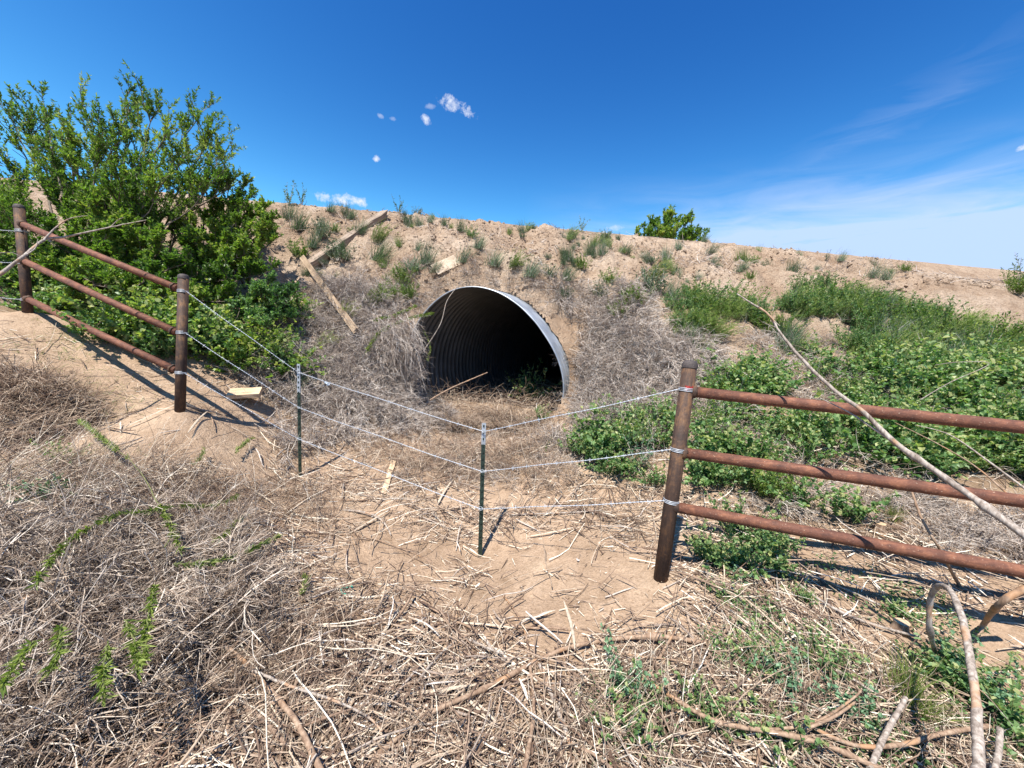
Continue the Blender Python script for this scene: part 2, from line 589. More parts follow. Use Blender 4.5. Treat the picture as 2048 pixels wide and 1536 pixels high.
def mat_galv(name='galvanised_steel', k=1.0, metal=.7):
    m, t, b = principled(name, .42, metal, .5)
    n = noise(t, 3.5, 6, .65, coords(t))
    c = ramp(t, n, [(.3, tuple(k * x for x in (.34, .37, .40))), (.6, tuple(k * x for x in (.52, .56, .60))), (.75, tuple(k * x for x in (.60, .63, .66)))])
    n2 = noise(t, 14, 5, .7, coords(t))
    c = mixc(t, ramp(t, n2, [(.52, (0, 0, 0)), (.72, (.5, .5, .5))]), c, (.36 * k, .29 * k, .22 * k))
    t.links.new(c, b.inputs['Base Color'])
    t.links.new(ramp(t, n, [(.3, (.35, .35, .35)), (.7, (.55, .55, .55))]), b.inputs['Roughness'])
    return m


def mat_rust(name, a, b1, c1, sp=(.6, .45, .33), metallic=.25, streak=(6, 60, 60)):
    m, t, b = principled(name, .6, metallic, .4)
    n = noise(t, 11, 6, .7, coords(t), .3)
    n2 = noise(t, 90, 4, .7, coords(t))
    n = math_n(t, 'ADD', math_n(t, 'MULTIPLY', n, .6), math_n(t, 'MULTIPLY', noise(t, 1, 5, .7, coords(t, streak)), .4))
    c = ramp(t, n, [(.36, a), (.5, b1), (.64, c1)])
    c = mixc(t, ramp(t, n2, [(.62, (0, 0, 0)), (.70, (.6, .6, .6))]), c, sp)
    t.links.new(c, b.inputs['Base Color'])
    t.links.new(ramp(t, n2, [(.3, (.62, .62, .62)), (.7, (.85, .85, .85))]), b.inputs['Roughness'])
    bump(t, b, n2, .6, .004)
    return m


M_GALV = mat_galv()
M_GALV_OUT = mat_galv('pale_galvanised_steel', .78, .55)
M_GALV_IN = mat_galv('shaded_galvanised_steel', .17, .4)  # darker copy of the steel, interior shade painted into its colour
M_RUST = mat_rust('rusty_pipe', (.075, .034, .024), (.15, .062, .038), (.28, .12, .065))
M_RUST_DARK = mat_rust('rusty_post', (.030, .020, .016), (.066, .038, .026), (.17, .088, .04), (.28, .16, .09), .2, (60, 60, 3))
M_CAP = mat_rust('steel_cap', (.05, .045, .045), (.09, .075, .07), (.16, .13, .115), (.3, .28, .26), .6)


def flat(name, c, rough=.5, metallic=0, var=.2, scale=40):
    m, t, b = principled(name, rough, metallic, .4)
    lo = tuple(x * (1 - var) for x in c); hi = tuple(min(1, x * (1 + var)) for x in c)
    t.links.new(ramp(t, noise(t, scale, 4, .6, coords(t)), [(.3, lo), (.7, hi)]), b.inputs['Base Color'])
    return m


M_WIRE = flat('galvanised_wire', (.50, .53, .57), .45, .35, .12, 200)
M_TPOST = flat('green_post_paint', (.018, .030, .022), .45, 0, .5)
M_TTOP = flat('bare_post_steel', (.36, .38, .40), .5, .4, .2)
# ------------------------------------------------------------------ terrain
# rim of the culvert: a slightly squashed round mouth about 2.5 m across, six metres off
RIM_C = (972, 708)
RIM_PX = [(921, 576), (958, 575), (991, 584), (1024, 603), (1057, 632), (1086, 669), (1108, 705), (1123, 746), (1127, 779), (1120, 822), (1085, 868),
          (1030, 893), (965, 900), (900, 880), (850, 845), (823, 806), (812, 765), (813, 715), (824, 670), (844, 632), (872, 602), (897, 584)]


def rim_depth(px):
    return 6.1 - 0.26 * (px - 972) / FPX * 6.1


AXIS = norm(np.array([math.sin(math.radians(26)), math.cos(math.radians(26)), 0.0]))
RC3 = P(RIM_C[0], RIM_C[1], rim_depth(RIM_C[0]))
EX = norm(np.cross(AXIS, [0, 0, 1.0])); EZ = np.array([0, 0, 1.0])
_rp = np.array([P(x, y, rim_depth(x)) for x, y in RIM_PX])
_rel = _rp - RC3
_u = _rel @ EX; _w = _rel @ EZ; _t = _rel @ AXIS
_ang = np.arctan2(_w, _u); _o = np.argsort(_ang); _ang = _ang[_o]; _rad = np.hypot(_u, _w)[_o]; _tt = _t[_o]
_ax_ = np.linspace(-math.pi, math.pi, 361)[:-1]


def _per(vals):
    r = np.interp(_ax_, _ang, vals, period=2 * math.pi)
    k = np.hanning(31); k /= k.sum()
    return np.convolve(np.concatenate([r[-15:], r, r[:15]]), k, 'valid')


RIM_R = _per(_rad); RIM_T = _per(_tt)


def barrel_coords(p):
    q = np.asarray(p) - RC3
    u = q @ EX; w = q @ EZ; t = q @ AXIS
    a = np.arctan2(w, u)
    r = np.interp(a, _ax_, RIM_R, period=2 * math.pi)
    t0 = np.interp(a, _ax_, RIM_T, period=2 * math.pi)
    return np.hypot(u, w) / r, t - t0, r


_ctl = [P(*c) for c in (
    (1322, 1152, 2.45), (960, 1112, 3.1), (600, 950, 3.9), (360, 822, 3.6), (55, 628, 4.17),
    (1200, 1000, 3.6), (1250, 850, 4.7), (1250, 700, 5.7), (1250, 600, 6.4), (1250, 520, 7.6), (1250, 468, 9.7),
    (1600, 1000, 3.2), (1600, 800, 4.5), (1600, 650, 5.8), (1600, 565, 7.0), (1600, 502, 9.9),
    (2000, 1150, 2.4), (2000, 900, 3.6), (2000, 650, 5.6), (2000, 575, 7.0), (2000, 540, 10.4), (2300, 700, 5.5), (2300, 1000, 3.2),
    (600, 850, 4.9), (600, 650, 6.1), (600, 550, 7.2), (600, 410, 9.2), (760, 700, 6.0), (760, 610, 6.6), (760, 520, 7.6), (780, 423, 9.2),
    (450, 700, 5.0), (250, 700, 4.3), (200, 850, 3.5), (50, 900, 3.0), (100, 650, 5.0), (300, 500, 7.0), (0, 560, 5.5), (0, 460, 7.0), (-300, 500, 5.0),
    (940, 548, 6.9), (860, 560, 6.9), (1030, 565, 6.7), (940, 490, 7.8), (960, 440, 9.4), (1100, 600, 6.35), (1170, 700, 6.45), (1185, 790, 5.8), (1140, 640, 6.6), (790, 760, 5.9), (800, 830, 5.4),
    (980, 875, 5.1), (900, 868, 5.45), (1050, 868, 5.15), (780, 930, 4.3), (960, 990, 3.8), (1100, 950, 4.0))]
_ctl += [np.array(c) for c in ((0, -.5, 0.), (-3, -.5, .15), (3, -.5, .1), (0, 1.2, 0), (-1.3, 1.6, .05), (1.2, 1.3, .02), (2.2, 1.5, .05), (-2.3, 2.0, .3), (-4, 1.2, .8), (-6, 0, 1.4), (5, .5, .3), (0, 2.2, -.1), (-7, 5, 2.0), (8, 3, 1.2))]
# the silted bed just in front of the mouth
for uu in (-.8, 0, .8):
    q = RC3 - AXIS * .25 + EX * uu; q = q.copy(); q[2] = .18
    _ctl.append(q)
_ctl = np.array(_ctl)
_ctl += 0.0
_d = np.linalg.norm(_ctl[:, None, :2] - _ctl[None, :, :2], axis=-1)
_A = np.block([[-_d - np.eye(len(_ctl)) * .03, np.ones((len(_ctl), 1)), _ctl[:, :2]],
               [np.ones((1, len(_ctl))), np.zeros((1, 3))],
               [_ctl[:, :2].T, np.zeros((2, 3))]])
_sol = np.linalg.solve(_A, np.concatenate([_ctl[:, 2], [0, 0, 0]]))
CREST = 4.45
# crest line in plan from two sight lines
_ca = CAM + ray(600, 409) * ((CREST - 1.65) / ray(600, 409)[2])
_cb = CAM + ray(2000, 538) * ((CREST - 1.65) / ray(2000, 538)[2])


def crest_y(x):
    return _ca[1] + (np.clip(x, -14, 16) - _ca[0]) * (_cb[1] - _ca[1]) / (_cb[0] - _ca[0])


def terrain0(x, y):
    x = np.atleast_1d(np.asarray(x, float)); y = np.atleast_1d(np.asarray(y, float))
    cy = crest_y(x)
    xc = np.clip(x, -9, 9.5); yc = np.clip(y, -1, 12)
    z = np.zeros_like(xc) + _sol[-3] + _sol[-2] * xc + _sol[-1] * yc
    for i in range(len(_ctl)):
        z = z - _sol[i] * np.hypot(xc - _ctl[i, 0], yc - _ctl[i, 1])
    # upper bank: a steady 33 degree slope up to the crest, blended over the interpolated lower ground
    zb = CREST - (cy - y) * .56
    k = np.clip((y - (cy - 2.6)) / 1.2, 0, 1); k = k * k * (3 - 2 * k)
    z = z * (1 - k) + zb * k
    return np.minimum(z, CREST), cy


def terrain(x, y, fine=True):
    z, cy = terrain0(x, y)
    x = np.atleast_1d(np.asarray(x, float)); y = np.atleast_1d(np.asarray(y, float))
    bank = np.clip((z - 1.3) / 1.2, 0, 1) * np.clip((cy - y) / .5, 0, 1)
    rel = fbm(x * 1.1, y * 1.1, 4) * .18 + np.abs(fbm(x * 1.5 + 40, y * .7, 5, .6)) * .42
    rel = rel * np.clip((9.6 - x) / 2.0, .25, 1)
    z = z + bank * (rel - .09) + fbm(x * .8 + 5, y * .8, 3) * .05 * (1 - bank) * np.clip((CREST - z), 0, 1)
    z = np.minimum(z, CREST + .012 * fbm(x * 3, y * 3, 2))
    if fine:
        z = z + (.04 * fbm(x * 5, y * 5, 4, .6)) * (.35 + .9 * bank) * np.clip((CREST + .3 - z) * 3, 0.15, 1)
    return z


def G(px, py, d0=1.0, d1=14.0):
    """Point of the terrain met by a sight line."""
    r = ray(px, py)
    ds = np.arange(d0, d1, .02)
    pts = CAM + ds[:, None] * r
    z = terrain(pts[:, 0], pts[:, 1], False)
    hit = np.nonzero(pts[:, 2] < z)[0]
    i = hit[0] if len(hit) else len(ds) - 1
    p = pts[i].copy(); p[2] = terrain(p[0], p[1])[0]
    return p


def on(x, y):
    return np.stack([x, y, terrain(x, y)], -1)


def tnormal(x, y, e=.05):
    zx = (terrain(x + e, y, False) - terrain(x - e, y, False)) / (2 * e)
    zy = (terrain(x, y + e, False) - terrain(x, y - e, False)) / (2 * e)
    return norm(np.stack([-zx, -zy, np.ones_like(zx)], -1))


GAP_SHADE = [(60, 1120, .45), (200, 1110, .45), (330, 1110, .4), (400, 1180, .35), (300, 1220, .4), (110, 1240, .4), (20, 1350, .4), (170, 1370, .4), (400, 1270, .3), (320, 1360, .35), (470, 1340, .3), (0, 1480, .4), (150, 1480, .35),  # patches under brush and plants where shade is painted into the soil
         (40, 800, .45), (110, 840, .4), (450, 1420, .3), (300, 1480, .3), (600, 1450, .25), (1150, 1500, .2), (1300, 1450, .25), (1450, 1480, .3), (1600, 1430, .28), (1760, 1450, .25), (1900, 1420, .25), (1650, 1520, .25), (1950, 1500, .3),
         (200, 560, .8), (350, 620, .6), (480, 640, .5), (900, 850, .6), (1040, 860, .5), (950, 930, .4), (780, 780, .4), (1180, 760, .5), (1250, 900, .4), (1500, 880, .6), (1700, 900, .6), (1900, 900, .6), (1600, 780, .5), (1850, 760, .6), (1500, 1090, .2), (1740, 1050, .3)]


def build_terrain():
    def axis(lo, hi, st, far_lo, far_hi):
        a = list(np.arange(lo, hi, st)); s = st; v = hi
        while v < far_hi:
            a.append(v); s *= 1.35; v += s
        s = st; v = lo - st
        b = []
        while v > far_lo:
            b.append(v); s *= 1.35; v -= s
        return np.array(b[::-1] + a)
    xs = axis(-8.5, 10, .058, -900, 900)
    ys = axis(.3, 11.2, .05, -900, 1500)
    Xg, Yg = np.meshgrid(xs, ys, indexing='ij')
    Z = terrain(Xg.ravel(), Yg.ravel()).reshape(Xg.shape)
    # beyond the road the land falls away again
    cy = crest_y(Xg.ravel()).reshape(Xg.shape)
    fall = np.clip((Yg - cy - 7) / 6, 0, 1)
    Z = Z * (1 - fall) + .6 * fall
    V = np.stack([Xg, Yg, Z], -1).reshape(-1, 3)
    nx, ny = Xg.shape
    i, j = np.meshgrid(np.arange(nx - 1), np.arange(ny - 1), indexing='ij')
    a = i * ny + j
    F = np.stack([a, a + ny, a + ny + 1, a + 1], -1).reshape(-1, 4)
    cen = V[F].mean(1)
    # the soil is dug back round the mouth, leaving a collar of bare pipe
    rv, tv, r0 = barrel_coords(V)
    mv = (rv > .72) & (rv < 1.03) & (tv > -.5) & (tv < .80) & (V[:, 2] > .75)
    q = V - RC3; ax_part = (q @ AXIS)[:, None] * AXIS
    V_out = RC3 + ax_part + (q - ax_part) * (1.032 / np.maximum(rv, .1))[:, None]
    rr, tt, r = barrel_coords(cen)
    inside = (rr < 1.0) & (tt > -.22) & (tt < 7) & ~((cen[:, 2] < .22) & (tt < .5))
    collar = (rr < 1.02) & (tt > -.3) & (tt < .78) & (cen[:, 2] > .75)
    F = F[~(inside | collar)]; V = np.where(mv[:, None], V_out, V); cen = V[F].mean(1)
    up = (cen[:, 2] > 1.75 + .25 * np.sin(cen[:, 0] * 1.3)) & (cen[:, 1] > 4)
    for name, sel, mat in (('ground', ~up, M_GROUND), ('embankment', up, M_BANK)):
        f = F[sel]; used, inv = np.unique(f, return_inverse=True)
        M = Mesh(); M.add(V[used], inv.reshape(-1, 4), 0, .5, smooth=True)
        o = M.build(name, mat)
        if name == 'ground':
            vv = V[used]; mo = np.zeros(len(vv))
            for px, py, rad in GAP_SHADE:
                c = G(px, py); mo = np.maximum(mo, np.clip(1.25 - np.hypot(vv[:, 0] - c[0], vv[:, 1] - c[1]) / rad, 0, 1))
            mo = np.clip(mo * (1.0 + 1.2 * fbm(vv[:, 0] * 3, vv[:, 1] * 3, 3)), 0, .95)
            o.data.attributes.new('gap_shade', 'FLOAT', 'POINT').data.foreach_set('value', mo.astype(np.float32))
        tag(o, {'ground': 'dry tan dirt ditch floor littered with straw', 'embankment': 'bare eroded dirt road bank above the culvert'}[name], None, None, 'structure')
    # cut soil face closing the gap between the bank and the pipe
    M = Mesh(); th = np.linspace(-math.pi, math.pi, 97)[:-1]
    R_ = np.interp(th, _ax_, RIM_R, period=2 * math.pi); T_ = np.interp(th, _ax_, RIM_T, period=2 * math.pi)
    ks = np.linspace(1.02, 1.32, 5)
    V = np.stack([RC3 + (k * R_ * np.cos(th))[:, None] * EX + (k * R_ * np.sin(th))[:, None] * EZ + (T_ + .66 + .1 * fbm(th * 6 + k * 9, th * 0 + k * 5, 3))[:, None] * AXIS for k in ks])
    low = (V[..., 2] < terrain(V[..., 0].ravel(), V[..., 1].ravel(), False).reshape(V.shape[:2]) + .02).ravel()
    i, j = np.meshgrid(np.arange(4), np.arange(96), indexing='ij'); j2 = (j + 1) % 96
    F = np.stack([i * 96 + j, (i + 1) * 96 + j, (i + 1) * 96 + j2, i * 96 + j2], -1).reshape(-1, 4)
    M.add(V.reshape(-1, 3), F[low[F].all(1)], 0, .5, True)
    th = np.linspace(math.radians(112), math.radians(262), 50)
    R_ = np.interp(th, _ax_, RIM_R, period=2 * math.pi); T_ = np.interp(th, _ax_, RIM_T, period=2 * math.pi)
    V = np.stack([RC3 + ((1.022 + .02 * k) * R_ * np.cos(th))[:, None] * EX + ((1.022 + .02 * k) * R_ * np.sin(th))[:, None] * EZ + (T_ + t_)[:, None] * AXIS for k, t_ in enumerate((-.38, -.2, 0, .25, .7))])
    low = (V[..., 2] < terrain(V[..., 0].ravel(), V[..., 1].ravel(), False).reshape(V.shape[:2]) + .04).ravel()
    i, j = np.meshgrid(np.arange(4), np.arange(49), indexing='ij')
    F = np.stack([i * 50 + j, (i + 1) * 50 + j, (i + 1) * 50 + j + 1, i * 50 + j + 1], -1).reshape(-1, 4)
    M.add(V.reshape(-1, 3), F[low[F].all(1)], 0, .5, True)
    tag(M.build('soil', M_BANK), 'cut soil face around the buried culvert', None, None, 'structure')
    # silt inside the barrel
    M = Mesh()
    us = np.linspace(-1.3, 1.3, 27); ts = np.linspace(-.45, 14.5, 110)
    U, T = np.meshgrid(us, ts, indexing='ij')
    p = RC3 + U[..., None] * EX + T[..., None] * AXIS
    p[..., 2] = .22 + .07 * fbm(p[..., 0] * 2, p[..., 1] * 2, 4) + .04 * T * 0
    n1, n2 = U.shape
    i, j = np.meshgrid(np.arange(n1 - 1), np.arange(n2 - 1), indexing='ij'); a = i * n2 + j
    F = np.stack([a, a + n2, a + n2 + 1, a + 1], -1).reshape(-1, 4)
    V = p.reshape(-1, 3)
    # the bed rises into an added earth plug that keeps daylight out of the barrel
    V[:, 2] += np.clip(((V - RC3) @ AXIS - 12.4) / .8, 0, 1) * 2.9
    rr, tt, r = barrel_coords(V[F].mean(1))
    M.add(V, F[(rr < 1.01)], 0, .5, True)
    tag(M.build('ditch_bed', M_GROUND), 'silted dirt bed running into the culvert', None, None, 'structure')
    # road surface along the crest
    M = Mesh()
    xs = np.linspace(-60, 70, 120)
    cy = crest_y(xs)
    slope = (_cb[1] - _ca[1]) / (_cb[0] - _ca[0])
    cyl = _ca[1] + (xs - _ca[0]) * slope
    off = [0.25, .5, 3.2, 6.0, 6.3]; hh = [-.12, .045, .10, .045, -.12]
    V = np.stack([np.stack([xs, cyl + o, np.full_like(xs, CREST + h) + .01 * fbm(xs * 2, xs * 0 + o, 3)], -1) for o, h in zip(off, hh)], 1)
    k = len(off)
    i, j = np.meshgrid(np.arange(119), np.arange(k - 1), indexing='ij'); a = i * k + j
    M.add(V.reshape(-1, 3), np.stack([a, a + k, a + k + 1, a + 1], -1).reshape(-1, 4), 0, .5, True)
    tag(M.build('road', M_ROAD), 'pale gravel road along the top of the bank', None, None, 'structure')


build_terrain()


# ------------------------------------------------------------------ culvert
def build_culvert():
    root = empty('culvert_pipe', RC3 - EZ * 1.2, 'large corrugated steel culvert opening out of the dirt bank', 'culvert')
    base = np.array(root.location)
    nth = 76
    th = np.linspace(-math.pi, math.pi, nth, endpoint=False)
    R = np.interp(th, _ax_, RIM_R, period=2 * math.pi); T0 = np.interp(th, _ax_, RIM_T, period=2 * math.pi)
    pitch = .125; per = 5

    def shell(r_off, L):
        nt = int(L / pitch * per)
        ts = np.arange(nt) * pitch / per
        cor = .016 * np.cos(ts / pitch * 2 * math.pi + .6)
        rr = R[None, :] + r_off + (cor * np.clip(ts / .02, 0, 1))[:, None]
        # the mouth is cut askew, so the ribs start on the cut and straighten behind it
        tt = T0[None, :] * np.exp(-ts / 2.5)[:, None] + ts[:, None]
        return RC3 + (rr * np.cos(th))[..., None] * EX + (rr * np.sin(th))[..., None] * EZ + tt[..., None] * AXIS

    def grid(V, flip):
        a0, b0 = V.shape[:2]
        i, j = np.meshgrid(np.arange(a0 - 1), np.arange(b0), indexing='ij')
        j2 = (j + 1) % b0
        f = np.stack([i * b0 + j, i * b0 + j2, (i + 1) * b0 + j2, (i + 1) * b0 + j], -1).reshape(-1, 4)
        return f[:, ::-1] if flip else f
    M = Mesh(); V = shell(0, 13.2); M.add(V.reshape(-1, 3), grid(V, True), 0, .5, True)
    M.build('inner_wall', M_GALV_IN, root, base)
    M = Mesh(); V = shell(.006, 1.6); M.add(V.reshape(-1, 3), grid(V, False), 0, .5, True)
    M.build('outer_wall', M_GALV_OUT, root, base)
    M = Mesh()
    loop = lambda ro, t: RC3 + ((R + ro) * np.cos(th))[:, None] * EX + ((R + ro) * np.sin(th))[:, None] * EZ + (T0 + t)[:, None] * AXIS
    V = np.stack([loop(-.001, .03), loop(-.004, -.004), loop(.012, -.006), loop(.02, .03)])
    M.add(V.reshape(-1, 3), grid(V, False), 0, .5, True)
    M.build('rim', M_GALV_OUT, root, base)


build_culvert()


# ------------------------------------------------------------------ pipe fences
def pipe(M, a, b, r, sides=20, rings=2, mat=0, caps=True, wob=0.0):
    a = np.asarray(a, float); b = np.asarray(b, float)
    k = np.linspace(0, 1, rings)[:, None]
    C = a + (b - a) * k
    if wob:
        C[1:-1] += RNG.normal(0, wob, C[1:-1].shape)
    tubes(M, C[None], np.full((1, rings), r), sides, mat, .5, caps)


def post(root, name, foot, top, r, mat):
    foot = np.asarray(foot); top = np.asarray(top)
    base = np.array(root.location)
    ax = norm(top - foot)
    M = Mesh(); pipe(M, foot - ax * .25, top - ax * .012, r, 28)
    o = M.build(name, mat, root, base)
    M = Mesh()
    # domed weld-on cap
    prof = [(1.06, -.024), (1.06, -.004), (.98, .006), (.8, .015), (.45, .021), (.02, .023)]
    e1 = norm(np.cross(ax, [0, 1, 0.1])); e2 = np.cross(ax, e1)
    a = np.arange(28) * 2 * math.pi / 28
    V = np.concatenate([top + ax * h * (r / .04) + (np.cos(a)[:, None] * e1 + np.sin(a)[:, None] * e2) * r * s for s, h in prof])
    i, j = np.meshgrid(np.arange(len(prof) - 1), np.arange(28), indexing='ij'); j2 = (j + 1) % 28
    M.add(V, np.stack([i * 28 + j, i * 28 + j2, (i + 1) * 28 + j2, (i + 1) * 28 + j], -1).reshape(-1, 4), 0, .5, True)
    c = M.build('cap', M_CAP, o, np.zeros(3) + base)
    return o


def rail(root, pts, r, mat):
    base = np.array(root.location)
    M = Mesh()
    tubes(M, np.array(pts)[None], np.full((1, len(pts)), r), 24, 0, .5, True)
    M.build('rail', mat, root, base)


def weld(root, p, ax, r, mat):
    """The fish-mouth weld collar where a rail meets its post."""
    base = np.array(root.location)
    M = Mesh()
    C = np.array([p - ax * .01, p + ax * .012, p + ax * .02])
    tubes(M, C[None], np.array([[r * 1.3, r * 1.2, r * 1.02]]), 20, 0, .5, True)
    M.v[-1] = M.v[-1] + RNG.normal(0, .0022, M.v[-1].shape)
    M.build('weld', mat, root, base)


# left section
def left_fence():
    f2, t2 = P(360, 823, 3.6), P(367, 553, 3.6)
    f1, t1 = P(56, 628, 4.15), P(38, 413, 4.15)
    root = empty('pipe_fence', f2, 'rusty three rail pipe fence in front of the tall leafy shrub', 'fence')
    post(root, 'post', f2, t2, .043, M_RUST_DARK)
    post(root, 'post', f1, t1, .043, M_RUST_DARK)
    ends = (((42, 447), (356, 577)), ((46, 521), (355, 665)), ((53, 597), (353, 741)))
    for (a, b) in ends:
        A = P(*a, 4.13); B = P(*b, 3.61)
        rail(root, [A, (A + B) / 2 + np.array([0, 0, -.004]), B], .033, M_RUST)
        ax = norm(B - A)
        weld(root, A + ax * .04, ax, .0345, M_RUST_DARK); weld(root, B - ax * .045, -ax, .0345, M_RUST_DARK)
    return f1, t1, f2, t2


LF = left_fence()


def right_fence():
    f, tp = P(1322, 1153, 2.45), P(1380, 728, 2.40)
    root = empty('pipe_fence', f, 'rusty three rail pipe fence running out of frame on the right', 'fence')
    post(root, 'post', f, tp, .0455, M_RUST_DARK)
    far = []
    for (a, da), (b, db) in ((((1372, 782), 2.405), ((2048, 855), 1.93)), (((1352, 903), 2.42), ((2048, 1003), 1.93)), (((1335, 1011), 2.435), ((2048, 1143), 1.93))):
        A = P(*a, da); B = P(*b, db)
        E = A + (B - A) * 2.0
        rail(root, [A, A + (B - A) * .5 + np.array([0, 0, -.003]), B, E], .0345, M_RUST)
        ax = norm(B - A)
        weld(root, A + ax * .045, ax, .0345, M_RUST_DARK)
        far.append(E)
    c = (far[0] + far[2]) / 2
    ax = norm(tp - f)
    post(root, 'post', [far[2][0], far[2][1], far[2][2] - .45], far[0] + np.array([0, 0, .15]), .0455, M_RUST_DARK)
    # a smear of red paint by the top wire
    return f, tp


RF = right_fence()


# ------------------------------------------------------------------ steel T posts and barbed wire
def tpost(foot, top, label, silver):
    foot = np.asarray(foot); top = np.asarray(top)
    root = empty('steel_fence_post', foot, label, 'post', 'steel T posts of the wire gap')
    ax = norm(top - foot); L = np.linalg.norm(top - foot)
    ex = norm(np.cross(ax, [.12, 1, 0])); ey = np.cross(ex, ax)

    def seg(a, b, name, mat, grow=0.0):
        M = Mesh()
        c = foot + ax * (a + b) / 2; h = (b - a) / 2
        box(M, c, (ex, ey, ax), (.0175 + grow, .0022 + grow, h))
        box(M, c + ey * (.0135 + grow), (ex, ey, ax), (.0022 + grow, .0113, h - .001))
        return M.build(name, mat, root, foot)
    seg(-.3, L - silver, 'shaft', M_TPOST)
    seg(L - silver, L, 'shaft_top', M_TTOP)
    M = Mesh()
    for z in np.arange(.12, L - .02, .054):
        box(M, foot + ax * z - ey * .0055, (ex, ey, ax), (.0055, .0035, .009))
    s = M.build('stud_row', M_TPOST, root, foot)
    s['kind'] = 'stuff'
    return root, foot, ax, ex, ey


T1 = tpost(P(600, 951, 3.9), P(597, 728, 3.86), 'steel T post with bare silver tip nearer the left pipe fence', .30)
T2 = tpost(P(960, 1112, 3.1), P(968, 846, 3.08), 'steel T post with bare silver tip at the middle of the wire gap', .18)


def twisted(M, pts, r=.0018, barbs=True, step=.0065):
    """Two-ply wire along a polyline, with four point barbs."""
    pts = np.asarray(pts, float)
    # resample with a touch of sag on each span
    C = []
    for a, b in zip(pts[:-1], pts[1:]):
        L = np.linalg.norm(b - a); k = max(3, int(L / step))
        t = np.linspace(0, 1, k, endpoint=False)[:, None]
        w = .004 * np.sin(t * 9 + a[0] * 7) * np.sin(math.pi * t)
        C.append(a + (b - a) * t + np.array([0, 0, -1.0]) * (.03 * L * .35 * 4 * t * (1 - t) * .35) + np.array([0, 0, 1.]) * w)
    C.append(pts[-1:]); C = np.concatenate(C)
    T = norm(np.gradient(C, axis=0))
    n = norm(np.cross(T, [0, 0, 1.0])); b = np.cross(n, T)
    s = np.concatenate(([0], np.cumsum(np.linalg.norm(np.diff(C, axis=0), axis=1))))
    for ph in (0, math.pi):
        a = s / .048 * 2 * math.pi + ph
        tubes(M, (C + (np.cos(a)[:, None] * n + np.sin(a)[:, None] * b) * r * 1.1)[None], np.full((1, len(C)), r), 4, 0, .5)
    return C, T, n, b, s


def barb_mesh(M, C, T, n, b, s, gap=.125):
    pos = np.arange(.06, s[-1] - .03, gap)
    for p in pos:
        i = int(np.searchsorted(s, p)); i = min(i, len(C) - 1)
        for k in range(2):
            th = RNG.uniform(0, 6.28); d = np.cos(th) * n[i] + np.sin(th) * b[i]
            c = C[i] + T[i] * (k * .007)
            tubes(M, np.array([[c - d * .018, c, c + d * .018]]), np.array([[.0006, .0019, .0006]]), 4, 0, .5)
        # wrap
        a = np.linspace(0, 4 * math.pi, 13)
        cc = C[i] + T[i] * np.linspace(-.004, .011, 13)[:, None] + (np.cos(a)[:, None] * n[i] + np.sin(a)[:, None] * b[i]) * .0048
        tubes(M, cc[None], np.full((1, 13), .0013), 3, 0, .5)


def coil(M, c, ax, r, turns=2.4, pitch=.009, wr=.0024, tilt=.25):
    e1 = norm(np.cross(ax, [0.05, 1, 0])); e2 = np.cross(ax, e1)
    a = np.linspace(0, turns * 2 * math.pi, int(turns * 22))
    cc = c + ax * ((a / 6.283 - turns / 2) * pitch)[:, None] + (np.cos(a)[:, None] * e1 + np.sin(a)[:, None] * e2) * (r + wr) + ax * (np.cos(a + 1) * tilt * .012)[:, None]
    tubes(M, cc[None], np.full((1, len(a)), wr), 5, 0, .5)


def at_post(f, t, py):
    """point on a post axis at image row py"""
    best = None
    for k in np.linspace(0, 1, 400):
        p = f + (t - f) * k
        q = p - CAM; y = 768 - FPX * (q @ U_AX) / (q @ F_AX)
        if best is None or abs(y - py) < best[0]:
            best = (abs(y - py), p)
    return best[1]


